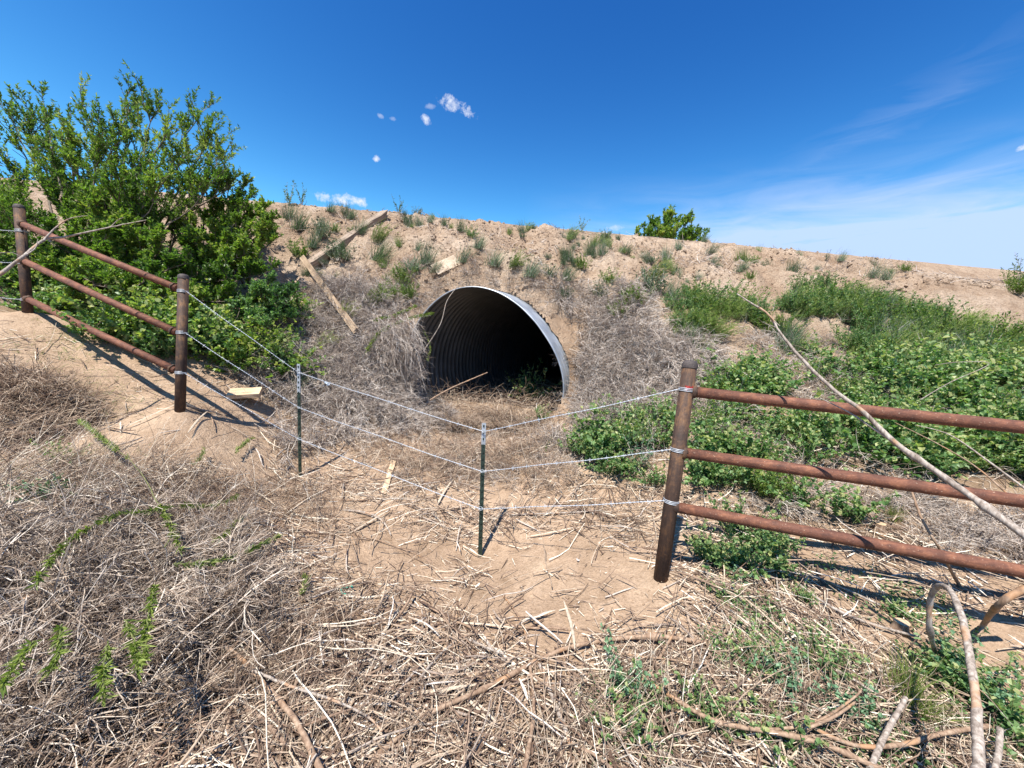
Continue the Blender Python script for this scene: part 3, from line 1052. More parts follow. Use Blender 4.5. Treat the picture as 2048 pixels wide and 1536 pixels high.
WIRE_LABEL = ('top strand of barbed wire strung between the two pipe fences', 'middle strand of barbed wire strung between the two pipe fences',
              'bottom strand of barbed wire strung between the two pipe fences')
for k in range(3):
    y_lf = (583, 665, 745)[k]; y1 = (745, 815, 878)[k]; y2 = (863, 943, 1018)[k]; y_rf = (779, 899, 1002)[k]
    a = at_post(LF[2], LF[3], y_lf); e = at_post(RF[0], RF[1], y_rf)
    p1 = P(597.5, y1, 3.845 + .0); p2 = P((967, 964, 961)[k], y2, 3.055)
    axl = norm(LF[3] - LF[2]); axr = norm(RF[1] - RF[0])
    root = empty('barbed_wire', p2, WIRE_LABEL[k], 'barbed wire', 'barbed wire strands across the gap')
    base = np.array(root.location)
    M = Mesh(); Cw = twisted(M, [a + np.array([.045, -.012, 0]), p1, p2, e + np.array([-.048, -.005, 0])])
    M.build('strand', M_WIRE, root, base)
    M = Mesh(); barb_mesh(M, *Cw); o = M.build('barb_row', M_WIRE, root, base); o['kind'] = 'stuff'
    M = Mesh(); coil(M, a, axl, .043, wr=.0026, pitch=.011); M.build('post_wrap', M_WIRE, root, base)
    M = Mesh(); coil(M, e, axr, .0455, wr=.0023, pitch=.009); M.build('post_wrap', M_WIRE, root, base)
    for (T, p) in ((T1, p1), (T2, p2)):
        M = Mesh(); c = p + T[4] * .012
        coil(M, c, T[2], .016, 1.15, .006, .0016, .6); M.build('post_clip', M_WIRE, root, base)
    # strand running off to the left of the far post
    b = at_post(LF[0], LF[1], (463, 527, 600)[k])
    M = Mesh(); q = P(-330, (430, 500, 560)[k], 4.6)
    Cw = twisted(M, [q, b + np.array([-.048, 0, 0])])
    r2 = empty('barbed_wire', b, ('top', 'middle', 'bottom')[k] + ' strand of barbed wire leaving the far left fence post', 'barbed wire')
    M.build('strand', M_WIRE, r2, np.array(r2.location))
    M = Mesh(); barb_mesh(M, *Cw); o = M.build('barb_row', M_WIRE, r2, np.array(r2.location)); o['kind'] = 'stuff'
    M = Mesh(); coil(M, b, norm(LF[1] - LF[0]), .043, wr=.0026, pitch=.011); M.build('post_wrap', M_WIRE, r2, np.array(r2.location))

# red paint smear on the right post: a thin skin around it
M = Mesh()
axr = norm(RF[1] - RF[0]); c = at_post(RF[0], RF[1], 775)
e1 = norm(np.cross(axr, [0, 1, 0])); e2 = np.cross(axr, e1)
ang = np.linspace(math.radians(75), math.radians(190), 22) - math.radians(60)
V = []
for i, a in enumerate(ang):
    top = .010 + .012 * vnoise(np.array([i * .9]), np.array([1.]))[0]
    lo = -.012 - .05 * vnoise(np.array([i * .7]), np.array([5.]))[0]
    for h in (top, lo):
        V.append(c + axr * h + (math.cos(a) * -e1 + math.sin(a) * e2) * (.0455 + .0006) * 1)
V = np.array(V)
i = np.arange(21) * 2
M.add(V, np.stack([i, i + 1, i + 3, i + 2], -1), 0, .5, True)
M_RED = flat('red_paint', (.32, .03, .025), .6, 0, .6, 60)
_rf = [o for o in D.objects if o.name.startswith('pipe_fence')][-1]
M.build('paint_mark', M_RED, _rf, np.array(_rf.location))

# scrap of clear plastic caught on the top wire
M = Mesh()
c = P(655, 768, 3.72)
for k in range(16):
    d = rdir(1)[0]; e = norm(np.cross(d, rdir(1)[0]))
    a = c + RNG.normal(0, .010, 3)
    w = RNG.uniform(.008, .022, 4)
    M.add([a, a + d * w[0] * 1.4, a + d * w[1] + e * w[2], a + e * w[3]], [[0, 1, 2, 3]], 0, .5)
M_PLAS = flat('thin_clear_plastic', (.6, .68, .76), .2, 0, .1)
M_PLAS.node_tree.nodes['Principled BSDF'].inputs['Alpha'].default_value = .75
tag(M.build('plastic_scrap', M_PLAS, None, c), 'pale clear plastic scrap snagged on the top barbed wire', 'litter')


# ------------------------------------------------------------------ timber
def mat_wood(name, a, b1, c1, sc):
    m, t, b = principled(name, .8, 0, .2)
    n = noise(t, 1, 6, .65, coords(t, sc), .6)
    n2 = noise(t, 5, 4, .6, coords(t))
    c = ramp(t, n, [(.3, a), (.5, b1), (.72, c1)])
    c = mixc(t, .7, c, ramp(t, n2, [(.3, (.7, .68, .65)), (.7, (1.2, 1.2, 1.2))]), 'MULTIPLY')
    t.links.new(c, b.inputs['Base Color'])
    bump(t, b, n, .6, .004)
    return m


def timber(name, a, b, w, h, mat, label, cat, up=None, jit=.003, seg=10, ragged=0.0, clear=None):
    """A board from a to b with worn, slightly irregular edges; local x runs along it."""
    a = np.asarray(a); b = np.asarray(b)
    q = a + (b - a) * np.linspace(.05, .95, 15)[:, None]
    dz = (q[:, 2] - terrain(q[:, 0], q[:, 1]))
    sh = np.array([0, 0, clear - np.sort(dz)[2]]) if clear is not None else 0
    a = a + sh; b = b + sh
    ax = norm(b - a); L = np.linalg.norm(b - a)
    up = np.array([0, 0, 1.0]) if up is None else norm(np.asarray(up))
    sd = norm(np.cross(up, ax)); up = np.cross(ax, sd)
    M = Mesh()
    prof = [(-1, -.8), (-1, .8), (-.85, 1), (.85, 1), (1, .8), (1, -.8), (.85, -1), (-.85, -1)]
    V = []
    for i in range(seg + 1):
        s = i / seg
        for (y, z) in prof:
            e = 0
            if ragged and i == seg:
                e = RNG.uniform(-ragged, ragged)
            if ragged and i == 0:
                e = RNG.uniform(-ragged, ragged)
            V.append([(s * L) + e, y * w / 2 + RNG.normal(0, jit), z * h / 2 + RNG.normal(0, jit * .6)])
    V = np.array(V); k = len(prof)
    i, j = np.meshgrid(np.arange(seg), np.arange(k), indexing='ij'); j2 = (j + 1) % k
    M.add(V, np.stack([i * k + j, i * k + j2, (i + 1) * k + j2, (i + 1) * k + j], -1).reshape(-1, 4)[:, ::-1], 0, .5)
    M.f.append(np.array([list(range(k)), [seg * k + q for q in range(k)][::-1]])); M.m.append(np.zeros(2)); M.s.append(np.zeros(2))
    o = M.build(name, mat)
    o.matrix_world = Matrix(((ax[0], sd[0], up[0], a[0]), (ax[1], sd[1], up[1], a[1]), (ax[2], sd[2], up[2], a[2]), (0, 0, 0, 1)))
    return tag(o, label, cat)


def H(px, py, lift=0.0):
    """a point near the ground on the sight line, lifted towards the eye by lift metres of depth"""
    g = G(px, py)
    d = (g - CAM) @ F_AX
    return P(px, py, d - lift)


W_PLANK = mat_wood('weathered_plank', (.15, .10, .07), (.29, .21, .14), (.42, .33, .23), (3, 60, 60))
W_BEAM = mat_wood('old_grey_beam', (.13, .095, .07), (.27, .205, .155), (.42, .34, .27), (3, 50, 50))
W_PALE = mat_wood('pale_new_wood', (.34, .23, .13), (.50, .36, .23), (.60, .46, .32), (4, 70, 70))
W_PLY = mat_wood('tan_plywood', (.34, .26, .18), (.48, .38, .28), (.56, .46, .35), (6, 30, 30))

g1 = H(604, 514, .30); g2 = H(712, 662, .36)
timber('wood_plank', g1, g2, .105, .045, W_PLANK, 'long weathered tan plank lying down the bank left of the culvert', 'plank', up=norm(CAM - (g1 + g2) / 2) + np.array([-.55, 0, .4]), ragged=.04)
g1 = H(618, 524, .30); g2 = H(770, 421, .30)
timber('wood_beam', g1, g2, .15, .13, W_BEAM, 'old grey beam lying up the slope to the road edge', 'beam', up=np.array([0, -.5, 1]), jit=.007, ragged=.10, clear=.06)
a = H(868, 548, .05); b = H(914, 527, .05)
timber('plywood_sheet', a, b, .25, .02, W_PLY, 'flat tan plywood sheet on the slope above the culvert', 'panel', up=tnormal(a[:1], a[1:2])[0] + np.array([0, -.25, 0]), seg=4, jit=.001, clear=.05)
c = H(490, 786, .16)
timber('wood_block', c + np.array([-.15, -.06, -.01]), c + np.array([.15, .07, .01]), .21, .06, W_PALE, 'short sawn wood block right of the left fence post', 'wood block', up=norm(np.array([.05, -.25, 1])), seg=3, jit=.0015)
g1 = H(788, 918, .05); g2 = H(768, 985, .03)
timber('wood_splinter', g1, g2, .055, .014, W_PALE, 'pale yellow split board end between the two T posts', 'board', up=norm(np.array([0.2, -.8, .9])), seg=5, jit=.003, ragged=.05)


# ------------------------------------------------------------------ branches
def smooth_line(p, n=40):
    p = np.asarray(p, float)
    s = np.concatenate(([0], np.cumsum(np.linalg.norm(np.diff(p, axis=0), axis=1))))
    t = np.linspace(0, s[-1], n)
    # Catmull-Rom over arc length
    out = []
    for x in t:
        i = min(max(np.searchsorted(s, x) - 1, 0), len(p) - 2)
        u = (x - s[i]) / max(s[i + 1] - s[i], 1e-6)
        p0 = p[max(i - 1, 0)]; p1 = p[i]; p2 = p[i + 1]; p3 = p[min(i + 2, len(p) - 1)]
        out.append(.5 * ((2 * p1) + (-p0 + p2) * u + (2 * p0 - 5 * p1 + 4 * p2 - p3) * u * u + (-p0 + 3 * p1 - 3 * p2 + p3) * u ** 3))
    return np.array(out)


def branch(name, pts, r0, r1, mat, label, cat='branch', side=(), knots=0, twigs=0, sides=10, n=44):
    """pts: (px, py, depth) with depth>0 absolute, or depth<=0 meaning |depth| off the ground"""
    q = np.array([P(*p) if p[2] > 0 else H(p[0], p[1], -p[2]) for p in pts])
    C = smooth_line(q, n)
    C += RNG.normal(0, (r0 + r1) * .035, C.shape)
    rad = np.linspace(r0, r1, n) * (1 + .06 * RNG.normal(0, 1, n).clip(-1.5, 1.5))
    for _ in range(knots):
        k = RNG.integers(2, n - 2); rad[k] *= 1.35
    M = Mesh(); tubes(M, C[None], rad[None], sides, 0, .5, True)
    o = M.build(name, mat, None, C[0])
    tag(o, label, cat)
    for sp in side:
        q = np.array([P(*p) if p[2] > 0 else H(p[0], p[1], -p[2]) for p in sp[0]])
        Cs = smooth_line(q, 24)
        Ms = Mesh(); tubes(Ms, Cs[None], np.linspace(sp[1], sp[2], 24)[None], 7, 0, .5, True)
        Ms.build('side_branch', mat, o, C[0])
    if twigs:
        k = RNG.integers(n // 3, n - 1, twigs)
        T = norm(C[k] - C[k - 1])
        Ct = curves(C[k], T + rdir(twigs) * .8, RNG.uniform(.05, .16, twigs), 5, (0, 0, 0), .3)
        for q_ in range(twigs):
            Mt = Mesh(); tubes(Mt, Ct[q_:q_ + 1], np.linspace(.0022, .0008, 5)[None], 4)
            Mt.build('twig', mat, o, C[0])
    return o


branch('bare_branch', [(2120, 1120, 1.42), (2000, 1035, 1.55), (1900, 962, 1.68), (1790, 885, 1.80), (1725, 822, 1.88), (1680, 790, 1.93), (1612, 727, 2.02), (1562, 668, 2.12), (1538, 630, 2.16), (1502, 606, 2.22), (1474, 588, 2.26)],
       .0165, .0035, M_BRANCH, 'long bare grey branch leaning across the right pipe fence', knots=5, twigs=7,
       side=[([(1790, 885, 1.80), (1745, 856, 1.86), (1700, 826, 1.93), (1640, 796, 2.0)], .007, .002), ([(1538, 630, 2.16), (1552, 645, 2.12), (1560, 652, 2.1)], .004, .0015)])
branch('bare_branch', [(-60, 590, 2.7), (0, 548, 2.9), (48, 512, 3.0), (88, 480, 3.15), (130, 474, 3.25), (175, 464, 3.35), (232, 452, 3.45), (292, 440, 3.5)],
       .016, .003, M_BRANCH, 'forked bare grey branch in front of the far left fence post',
       side=[([(88, 480, 3.15), (112, 455, 3.2), (140, 437, 3.25), (176, 431, 3.3)], .008, .002), ([(48, 512, 3.0), (70, 497, 3.05), (76, 478, 3.08)], .005, .002),
             ([(220, 455, 3.43), (236, 440, 3.46), (250, 434, 3.46)], .004, .0015)])
branch('bare_branch', [(-40, 512, 3.2), (20, 505, 3.3), (48, 518, 3.35)], .004, .002, M_BRANCH, 'thin pale twig at the far left picture edge above a fork')
branch('arched_root', [(1872, 1310, -.02), (1860, 1262, 1.80), (1860, 1205, 1.76), (1874, 1174, 1.70), (1900, 1180, 1.60), (1925, 1240, 1.47), (1944, 1340, 1.33), (1954, 1440, 1.22), (1958, 1545, 1.12), (1960, 1680, 1.02)],
       .0095, .0135, M_BRANCH, 'thick arched grey root looping up at the lower right', knots=4, twigs=3, sides=14)
branch('bare_branch', [(2110, 1160, 1.75), (2040, 1182, 1.80), (1995, 1212, 1.85), (1968, 1248, -.05), (1940, 1292, -.01)], .016, .010, M_BRANCH_BROWN, 'curved brown branch behind the arched root')
branch('bare_branch', [(700, 1560, -.03), (800, 1472, -.04), (870, 1422, -.05), (950, 1386, -.05), (1010, 1356, -.05), (1090, 1314, -.05), (1150, 1292, -.05), (1230, 1278, -.05), (1320, 1273, -.06), (1412, 1286, -.04)],
       .009, .012, M_BRANCH_BROWN, 'long crooked brown branch lying on the straw at bottom centre', knots=6, twigs=8, side=[([(1190, 1290, -.05), (1260, 1310, -.06), (1330, 1318, -.07), (1430, 1330, -.06)], .006, .003)])
branch('bare_branch', [(1230, 1345, -.05), (1300, 1366, -.07), (1372, 1412, -.09), (1440, 1445, -.09), (1530, 1462, -.09), (1620, 1480, -.09), (1700, 1510, -.08), (1800, 1560, -.07)], .007, .0105, M_BRANCH_BROWN, 'brown root winding across the lower right foreground', knots=6, twigs=9,
       side=[([(1480, 1456, -.09), (1560, 1458, -.10), (1640, 1440, -.11), (1712, 1392, -.14), (1722, 1378, -.15)], .007, .004), ([(1600, 1462, -.09), (1665, 1435, -.12), (1710, 1405, -.13)], .007, .005)])
branch('bare_branch', [(1590, 1430, -.05), (1650, 1468, -.07), (1720, 1492, -.08), (1800, 1490, -.09), (1880, 1468, -.10), (1980, 1452, -.10)], .0075, .009, M_BRANCH_BROWN, 'dark bent root crossing under the arched root')
branch('bare_branch', [(1005, 1190, -.02), (1030, 1222, -.03), (1050, 1262, -.04), (1060, 1330, -.05), (1068, 1410, -.06), (1060, 1480, -.06), (1046, 1550, -.06)], .005, .0085, M_BRANCH_BROWN, 'thin brown branch running down the bottom centre', knots=3)
branch('bare_branch', [(438, 1282, -.06), (490, 1325, -.07), (545, 1385, -.08), (590, 1440, -.08), (622, 1500, -.07), (650, 1560, -.06)], .009, .0105, M_BRANCH_BROWN, 'straight weathered stick at the bottom edge of the grey brush pile', knots=2)
branch('bare_branch', [(505, 1340, -.09), (580, 1372, -.10), (660, 1398, -.09), (730, 1430, -.08), (765, 1462, -.06)], .006, .004, M_BRANCH, 'slim pale stick crossing the straight weathered stick')
branch('bare_branch', [(-40, 1180, -.10), (20, 1183, -.12), (48, 1192, -.13), (52, 1228, -.14), (90, 1262, -.14), (150, 1272, -.12), (195, 1285, -.09)], .013, .005, M_BRANCH, 'bent grey branch on the brush pile at the left edge', knots=2,
       side=[([(35, 1188, -.13), (90, 1200, -.15), (150, 1204, -.14), (220, 1215, -.1)], .006, .003)])
branch('bare_branch', [(640, 1072, -.02), (700, 1070, -.03), (760, 1082, -.03), (830, 1108, -.02), (868, 1126, -.01)], .0045, .003, M_BRANCH_BROWN, 'thin red brown stick lying on bare dirt left of the middle T post')
branch('bare_branch', [(688, 1020, -.03), (735, 1026, -.05), (765, 1042, -.05), (782, 1070, -.02)], .009, .007, M_BRANCH, 'short thick bark strip between the T posts')
branch('bare_branch', [(1018, 1030, -.04), (1090, 1027, -.05), (1160, 1024, -.05), (1205, 1020, -.03)], .008, .006, M_BRANCH, 'long pale stick lying just right of the middle T post')
branch('bare_branch', [(548, 1040, -.05), (600, 1002, -.06), (660, 972, -.06), (720, 950, -.05)], .006, .006, M_BRANCH_BROWN, 'dark stick behind the left T post foot')
branch('bare_branch', [(1400, 1130, -.03), (1540, 1140, -.05), (1640, 1158, -.05), (1760, 1210, -.04)], .006, .007, M_BRANCH, 'straw coloured cane lying under the right pipe rails')
branch('bare_branch', [(1575, 1150, -.04), (1640, 1200, -.05), (1720, 1240, -.05), (1840, 1275, -.03)], .009, .007, M_BRANCH, 'pale split cane lying in the rail shadows')
branch('bare_branch', [(1815, 950, 2.3), (1840, 1030, 2.2), (1880, 1100, 2.15), (1915, 1165, -.04), (1935, 1195, -.01)], .005, .010, M_BRANCH_BROWN, 'brown cane leaning behind the lowest right rail')
branch('bare_branch', [(2060, 985, 2.3), (1980, 925, 2.45), (1900, 870, 2.6), (1830, 850, 2.7)], .007, .0025, M_BRANCH, 'thin tan cane leaning over the green plants behind the right rails')
branch('bare_branch', [(2060, 1030, 2.2), (1960, 940, 2.4), (1880, 890, 2.5), (1790, 845, 2.7)], .006, .002, M_BRANCH_BROWN, 'thin reddish cane crossing behind the big leaning branch')
branch('bare_branch', [(1840, 800, 3.2), (1900, 765, 3.1), (1978, 728, 3.0), (1920, 724, 3.1), (1870, 730, 3.2)], .004, .002, M_BRANCH, 'thin white kinked twig over the green bank at right')
branch('bare_branch', [(1740, 1540, -.06), (1770, 1470, -.12), (1812, 1395, -.20)], .011, .008, M_BRANCH, 'upright split stake left of the arched root')
branch('bare_branch', [(1984, 1560, -.06), (1996, 1510, -.12), (2000, 1456, -.18)], .010, .010, M_BRANCH, 'short pale stake at the lower right corner')
branch('bare_branch', [(1080, 1330, -.04), (1115, 1420, -.05), (1142, 1490, -.05)], .010, .010, M_BRANCH, 'wide pale split cane at the bottom centre')
branch('bare_branch', [(860, 800, 5.2), (905, 775, 5.35), (975, 745, 5.6)], .012, .007, M_BRANCH_BROWN, 'brown stick leaning into the culvert mouth')
branch('bare_branch', [(845, 705, 5.85), (880, 650, 5.75), (895, 600, 5.8), (925, 562, 5.9)], .009, .004, M_BRANCH, 'thin pale branch arching over the left culvert rim')

# sawn stumps
def stump(px, py, r, h, label):
    g = G(px, py)
    root = empty('tree_stump', g, label, 'stump')
    M = Mesh(); prof = [(-.05, 1.5), (0, 1.25), (h * .4, 1.02), (h * .8, .95), (h, .98)]
    a = np.arange(18) * 2 * math.pi / 18
    V = np.concatenate([g + np.stack([np.cos(a) * r * s * (1 + .09 * np.sin(3 * a + 1)), np.sin(a) * r * s, np.full(18, z) + .1 * r * np.cos(a)], -1) for z, s in prof])
    i, j = np.meshgrid(np.arange(4), np.arange(18), indexing='ij'); j2 = (j + 1) % 18
    M.add(V, np.stack([i * 18 + j, i * 18 + j2, (i + 1) * 18 + j2, (i + 1) * 18 + j], -1).reshape(-1, 4), 0, .5, True)
    M.build('bark', M_BRANCH_BROWN, root, g)
    M = Mesh(); M.add(V[-18:] + np.array([0, 0, .001]), [list(range(18))], 0, .5); M.build('cut_face', W_PALE, root, g)


stump(1758, 1068, .030, .07, 'small sawn stump with moss below the right rails')
stump(1720, 1050, .034, .06, 'small sawn stump left of the mossy one')
stump(1800, 1262, .035, .05, 'low ragged stump between the rail shadows')

# teal plastic ring and white scraps
M = Mesh(); c = H(692, 1183, .02)
a = np.linspace(0, 5.2, 20)
rr = .034 * (1 + .18 * np.sin(3 * a))
tubes(M, (c + np.stack([np.cos(a) * rr, np.sin(a) * rr * .9, .012 + .008 * np.sin(2 * a)], -1))[None], np.full((1, 20), .0055), 5, 0, .5, True)
tag(M.build('plastic_ring', flat('teal_plastic', (.06, .30, .22), .4, 0, .2), None, c), 'broken teal plastic ring lying on the dirt in the foreground', 'litter')
for px, py, lab in ((572, 966, 'white paper scrap below the left T post'), (757, 1060, 'small white scrap by the short bark strip'), (1160, 1120, 'small white chip near the right fence post foot')):
    c = H(px, py, .02); M = Mesh()
    d = rdir(3) * .028; d[:, 2] *= .3
    M.add([c, c + d[0], c + d[0] + d[1] * .7, c + d[1]], [[0, 1, 2, 3]]); M.add([c + d[0], c + d[0] * 1.5 + [0, 0, .01], c + d[0] + d[1] * .7], [[0, 1, 2]])
    tag(M.build('paper_scrap', flat('white_scrap', (.7, .7, .68), .7, 0, .05), None, c), lab, 'litter')


# ------------------------------------------------------------------ loose cover on the ground
def scatter_polar(n, r0, r1, az=72):
    """more pieces per square metre near the path, fewer further off"""
    r = np.exp(RNG.uniform(math.log(r0), math.log(r1), n)); a = np.radians(RNG.uniform(-az, az, n))
    return r * np.sin(a), r * np.cos(a)


BARE = [(*G(px, py)[:2], r) for px, py, r in ((1040, 1190, .42), (870, 1130, .36), (1240, 1160, .38), (1130, 1110, .34), (760, 1110, .25), (1000, 1120, .3), (300, 870, .4), (150, 770, .35), (430, 890, .35), (560, 1000, .2), (240, 720, .3), (1130, 1270, .26),
                                              (2010, 1290, .18), (250, 740, .18))]


HEAPS = [(*G(px, py)[:2], r) for px, py, r in ((60, 1120, .4), (200, 1110, .4), (330, 1110, .38), (400, 1180, .3), (300, 1220, .38), (110, 1240, .38), (20, 1350, .36), (170, 1370, .33), (400, 1270, .3), (320, 1360, .3), (0, 1480, .3))]


def cover(x, y):
    k = np.ones_like(x)
    for bx, by, r in HEAPS:
        k = np.minimum(k, np.clip(np.hypot(x - bx, y - by) / r - .5, .22, 1))
    for bx, by, r in BARE:
        d = np.hypot(x - bx, y - by) / r
        k = np.minimum(k, np.clip(d - .6, .07, 1))
    return k * np.clip(.75 + 1.3 * fbm(x * 2.2 + 3, y * 2.2, 3), .12, 1)


def out_of_pipe(x, y, z, lim=1.03):
    rr, tt, r = barrel_coords(np.stack([x, y, z], -1))
    return ~((rr < lim) & (tt > -.1))


def litter(n, r0, r1, Lr, Rr, K, sides, lift, wob, keep_bare=False):
    x, y = scatter_polar(n, r0, r1)
    z = terrain(x, y)
    cy = crest_y(x)
    k = (RNG.random(n) < cover(x, y)) & (y < cy - 2.3) & out_of_pipe(x, y, z)
    x, y, z = x[k], y[k], z[k]; n = len(x)
    nn = tnormal(x, y)
    # stems lie along a slowly turning grain
    a = fbm(x * .9, y * .9 + 7, 3) * 5 + RNG.normal(0, 1.0, n)
    d = np.stack([np.cos(a), np.sin(a), RNG.normal(0, .12, n)], -1)
    d = norm(d - nn * (d * nn).sum(-1, keepdims=True) * .93)
    L = RNG.uniform(*Lr, n) * RNG.uniform(.6, 1.2, n)
    S = np.stack([x, y, z], -1) + nn * (RNG.random(n)[:, None] ** 2 * lift + .003) - d * (L / 2)[:, None]
    return curves(S, d, L, K, (0, 0, -.12), wob), RNG.uniform(*Rr, n)


def add_litter(name, label, parts, mats):
    M = Mesh()
    for (C, R, sides, mat, prof, flatk) in parts:
        tubes(M, C, R[:, None] * np.asarray(prof)[None], sides, mat)
    tag(M.build(name, mats), label, None, None, 'stuff')


C1, R1 = litter(38000, .85, 6.0, (.02, .10), (.0010, .0030), 2, 3, .03, .0)
C2, R2 = litter(9000, .85, 7.0, (.12, .45), (.0012, .0034), 5, 3, .055, .32)
C3, R3 = litter(2600, .9, 6.0, (.10, .45), (.0025, .0065), 6, 5, .06, .22)
add_litter('straw_litter', 'dry straw and broken stems strewn over the dirt',
           [(C1, R1, 3, 0, [1, .8], 0), (C2, R2, 3, 0, [1, 1, .9, .8, .4], 0)], [M_STRAW])
add_litter('dead_stick_litter', 'dead brown sticks mixed into the straw', [(C3[::2], R3[::2], 5, 0, [.7, 1, 1, .95, .8, .5], 0), (C3[1::2], R3[1::2], 5, 1, [.7, 1, 1, .95, .8, .5], 0)], [M_TWIG_BROWN, M_TWIG])


def slats(M, C, W, T, mat=0):
    """Flat split canes: centre lines swept with a thin flat section lying on the ground."""
    n, K, _ = C.shape
    nr = norm(tnormal(C[:, 0, 0], C[:, 0, 1]) + RNG.normal(0, .35, (n, 3)))
    t = norm(C[:, -1] - C[:, 0]); sd = norm(np.cross(t, nr)); up = np.cross(sd, t)
    prof = np.array([[-1, 0], [-.5, 1], [.5, 1], [1, 0]])
    taper = np.concatenate(([.55], np.ones(K - 2), [.5]))
    V = C[:, :, None] + sd[:, None, None] * (prof[:, 0][None, None, :, None] * (W / 2)[:, None, None, None] * taper[None, :, None, None]) + up[:, None, None] * (prof[:, 1][None, None, :, None] * T[:, None, None, None])
    i = np.arange(n)[:, None, None] * (K * 4); j = np.arange(K - 1)[None, :, None] * 4; s_ = np.arange(4)[None, None, :]; s2 = (s_ + 1) % 4
    F = np.stack([i + j + s_, i + j + s2, i + j + 4 + s2, i + j + 4 + s_], -1).reshape(-1, 4)
    M.add(V.reshape(-1, 3), F, mat, np.repeat(RNG.random(n), K * 4))


# flat splinters and bark shreds
C6, R6 = litter(20000, 2.3, 6.5, (.03, .15), (.0014, .0042), 2, 3, .04, .0)
C7, R7 = litter(4200, 2.3, 6.5, (.15, .55), (.0018, .0050), 6, 4, .06, .30)
add_litter('far_straw_litter', 'broken straw and stalks strewn round the fence posts', [(C6, R6, 3, 0, [1, .8], 0), (C7[::2], R7[::2], 3, 0, np.linspace(1, .5, 6), 0), (C7[1::2], R7[1::2], 3, 1, np.linspace(1, .5, 6), 0)], [M_STRAW, M_TWIG_BROWN])
C5, R5 = litter(1500, .85, 4.5, (.3, .85), (.0016, .0045), 8, 4, .07, .30)
add_litter('long_stalk_litter', 'long dry stalks matted over the straw', [(C5[::2], R5[::2], 4, 0, np.linspace(1, .5, 8), 0), (C5[1::2], R5[1::2], 4, 1, np.linspace(1, .5, 8), 0)], [M_STRAW, M_TWIG_BROWN])
C4, _ = litter(9500, .85, 4.5, (.03, .17), (.1, .2), 3, 3, .05, .12)
M = Mesh(); slats(M, C4, RNG.uniform(.003, .013, len(C4)) * RNG.uniform(.5, 1.15, len(C4)), RNG.uniform(.0008, .003, len(C4)))
tag(M.build('bark_shreds', M_STRAW), 'flat bark shreds and splinters over the ground', None, None, 'stuff')

# larger split canes one could pick up, one by one
CANE = []
for v in range(8):
    K = 7; L = .22 + .05 * v
    C = np.zeros((1, K, 3)); C[0, :, 0] = np.linspace(-L / 2, L / 2, K); C[0, :, 1] = .02 * np.sin(np.linspace(0, 2.5, K) + v); C[0, :, 2] = .006 * np.sin(np.linspace(0, 3, K) * (1 + v % 3))
    M = Mesh()
    if v % 2:
        tubes(M, C, [[.006, .0075, .0075, .007, .007, .0065, .004]], 7, 0, RNG.random(), True)
    else:
        n_ = np.array([[0, 0, 1.]]); prof = np.array([[-1, 0], [-.6, .8], [.5, 1], [1, .1]]); w = .0055 + .0008 * v
        V = (C[0][:, None] + np.stack([np.zeros((K, 4)), prof[None, :, 0] * w * np.array([.4, .9, 1, 1, .95, .8, .3])[:, None], np.broadcast_to(prof[:, 1] * .005, (K, 4))], -1)).reshape(-1, 3)
        j = np.arange(K - 1)[:, None] * 4; s_ = np.arange(4)[None]; s2 = (s_ + 1) % 4
        M.add(V, np.stack([j + s_, j + s2, j + 4 + s2, j + 4 + s_], -1).reshape(-1, 4), 0, RNG.random())
    CANE.append(M)
CANE_MATS = [M_STRAW, M_BRANCH, M_BRANCH_BROWN]
CPROTO = {}
AREAS = (((1100, 1400, .45), 26, 'broken cane lying in the straw at the bottom centre'), ((700, 1330, .45), 22, 'broken cane lying in the straw at bottom left of centre'),
         ((1450, 1330, .4), 22, 'broken cane lying among the sprouts in the right foreground'), ((1700, 1300, .4), 16, 'broken cane lying in front of the rail shadows'),
         ((620, 1020, .4), 14, 'broken cane lying below the left T post'), ((820, 1000, .4), 16, 'broken cane lying between the two T posts'), ((1130, 1020, .35), 10, 'broken cane lying right of the middle T post'),
         ((250, 860, .5), 12, 'broken cane lying on the dirt below the left fence'), ((1850, 1480, .3), 10, 'broken cane lying by the arched root'), ((950, 1230, .3), 8, 'broken cane lying on the bare dirt in front'))
ci = 0
for (px, py, rad), n_, lab in AREAS:
    c = G(px, py)
    for _ in range(n_):
        a = RNG.uniform(0, 6.28); q = math.sqrt(RNG.random()) * rad * 1.3
        x, y = c[0] + math.cos(a) * q, c[1] + math.sin(a) * q
        v = ci % 8; mt = CANE_MATS[(ci * 7 // 3) % 3] if v % 2 else M_STRAW; ci += 1
        if (v, mt.name) not in CPROTO:
            o = CANE[v].build('broken_cane', mt); CPROTO[(v, mt.name)] = o
        else:
            o = CPROTO[(v, mt.name)].copy(); COL.objects.link(o)
        nn_ = tnormal(np.array([x]), np.array([y]))[0] + RNG.normal(0, .08, 3)
        zz = Vector(norm(nn_)); xx = Vector((math.cos(a * 3.7), math.sin(a * 3.7), 0)); xx = (xx - zz * xx.dot(zz)).normalized(); yy = zz.cross(xx)
        s_ = RNG.uniform(.45, 1.1)
        z = terrain(x, y)[0] + RNG.uniform(.012, .04)
        o.matrix_world = Matrix(((xx[0] * s_, yy[0] * s_, zz[0] * s_, x), (xx[1] * s_, yy[1] * s_, zz[1] * s_, y), (xx[2] * s_, yy[2] * s_, zz[2] * s_, z), (0, 0, 0, 1)))
        tag(o, lab, 'stick', lab.replace('broken cane', 'broken canes'))

